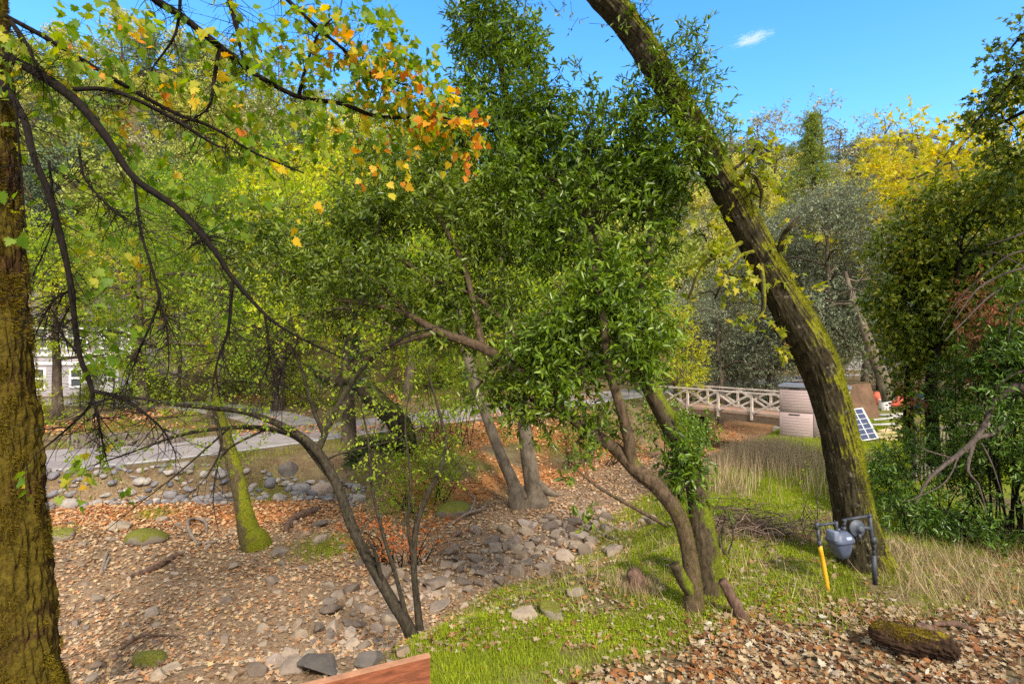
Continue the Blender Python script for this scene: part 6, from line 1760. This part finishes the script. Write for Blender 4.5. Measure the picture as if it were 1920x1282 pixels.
deadwood('fallen_branch', 'thin bent stick among the leaves near the bottom left', [[on(225, 1222, 3, .05), on(262, 1200, 3, .06), on(285, 1196, 3, .06), on(345, 1196, 1.5, .03)]], deadb, 'branch', 8)
deadwood('fallen_branch', 'short rotten log with offshoots right of the small mossy tree', [[on(535, 1000, 5, .06), on(548, 980, 7, .1), on(575, 968, 8, .1), on(600, 958, 4, .1)], [on(545, 985, 2, .1), on(525, 990, 1.5, .1)]], deadb, 'log')
deadwood('fallen_branch', 'pale crooked branch on the rocks left of the sycamore roots', [[on(838, 990, 2, .05), on(875, 970, 3, .10), on(900, 962, 2.6, .10), on(912, 955, 1.2, .15)], [on(880, 970, 2, .12), on(890, 952, 1.8, .25), on(872, 940, 1, .3)]], drift, 'branch', 10)
deadwood('fallen_branch', 'two pale crossed sticks at the left among stones', [[on(190, 1075, 4, .03), on(198, 1048, 4, .05), on(203, 1035, 2, .05)], [on(196, 1072, 3, .06), on(205, 1050, 2, .08)]], drift, 'branch', 8)
deadwood('cut_stump', 'short dark cut stump leaning left in front of the bay trunks', [[(1397, 1178, 6.75, 13), (1392, 1160, 6.75, 12), (1378, 1130, 6.75, 11), (1362, 1100, 6.75, 10), (1355, 1088, 6.75, 10)]], deadb, 'stump', 18, .14)
# rotten mossy log
lg = limb([(1632, 1184, 6.05, 14), (1655, 1188, 6.02, 24), (1700, 1197, 5.98, 29), (1745, 1208, 5.92, 31), (1776, 1219, 5.86, 30), (1790, 1226, 5.84, 22)], 120, 64, ridges(.30, 6, 4, .25, 3))
log = thing('rotten_log', 'rotting log with golden moss lying in the leaf litter at lower right', 'log', base_of(lg[0][40:]))
part('wood', log, [lg[2]], bark_mat('rotten_wood', (.008, .005, .004), (.09, .05, .03), 24, moss=(.24, .18, .015), moss_dir=(-.6, -.1, .8), moss_amt=-.32, bump=1.2))
part('moss', log, [tufts(lg[0][5:70], lg[1][5:70], 9000, .025, lambda d, p: sstep(.1, .8, d[:, 2] + .7 * vnoise(p * 6)))], moss_m)
part('bark_slab', log, [limb([(1715, 1172, 6.0, 6), (1740, 1178, 5.98, 10), (1768, 1190, 5.95, 8), (1782, 1198, 5.95, 3)], 24, 12, ridges(.2, 4, 5, .2))[2]], deadb)
deadwood('fallen_branch', 'dark stick lying behind the rotting log', [[on(1750, 1178, 5, .06), on(1790, 1180, 7, .07), on(1830, 1190, 6, .05), on(1850, 1192, 2, .03)]], deadb, 'branch', 10)
# brush heap
def heap(name, label, u, v, w, h, n, mat, cat, r=.006, ln=.9):
    g = GR(u, v); o = thing(name, label, cat, g)
    pc = []
    for k in range(n):
        c = g + [rng.normal(0, w * .3), rng.normal(0, w * .2), abs(rng.normal(0, h * .45))]
        a = rng.normal(0, .9) + (0 if rng.random() < .7 else 1.5); d_ = np.array([math.cos(a), math.sin(a), rng.normal(0, .22)]); l_ = ln * rng.uniform(.3, 1)
        c[2] = max(c[2], g[2] + .01)
        q = spline([c - d_ * l_ / 2 - [0, 0, .05], c + rng.normal(0, .05, 3), c + d_ * l_ / 2 - [0, 0, .1 * l_]], 8)
        q[:, 2] = np.maximum(q[:, 2], g[2] - .02)
        pc.append(tube(q, np.linspace(r * rng.uniform(.6, 1.6), r * .4, 8), 4, cap=False))
    part('sticks', o, pc, mat)
    return o
heap('brush_heap', 'low heap of dry brown sticks on the grass between the bay and the leaning trunk', 1412, 1000, 1.5, .5, 420, island_mat('dry_sticks', [(0, (.06, .04, .03)), (.5, (.17, .11, .085)), (1, (.33, .25, .19))], .9, 20, .3), 'brush')
sd2 = GR(1190, 1105)
st_ = thing('rotted_stump', 'brown rotted stump tufted with dead grass on the bright grass', 'stump', sd2)
part('wood', st_, [tube(spline([sd2 + [0, 0, -.1], sd2 + [.02, 0, .12], sd2 + [-.05, .02, .26]], 20), np.linspace(.16, .07, 20), 22, ridges(.35, 3, 5, .3, 3))], deadb)
g_ = sd2 + np.column_stack([rng.normal(0, .17, (1500, 2)), np.zeros(1500)]) ; g_[:, 2] = height(g_[:, 0], g_[:, 1]) + rng.uniform(0, .06, 1500)
part('dead_grass', st_, [grass_blades(g_, rng.uniform(.06, .18, 1500), .04, 1.3)], straw_m)
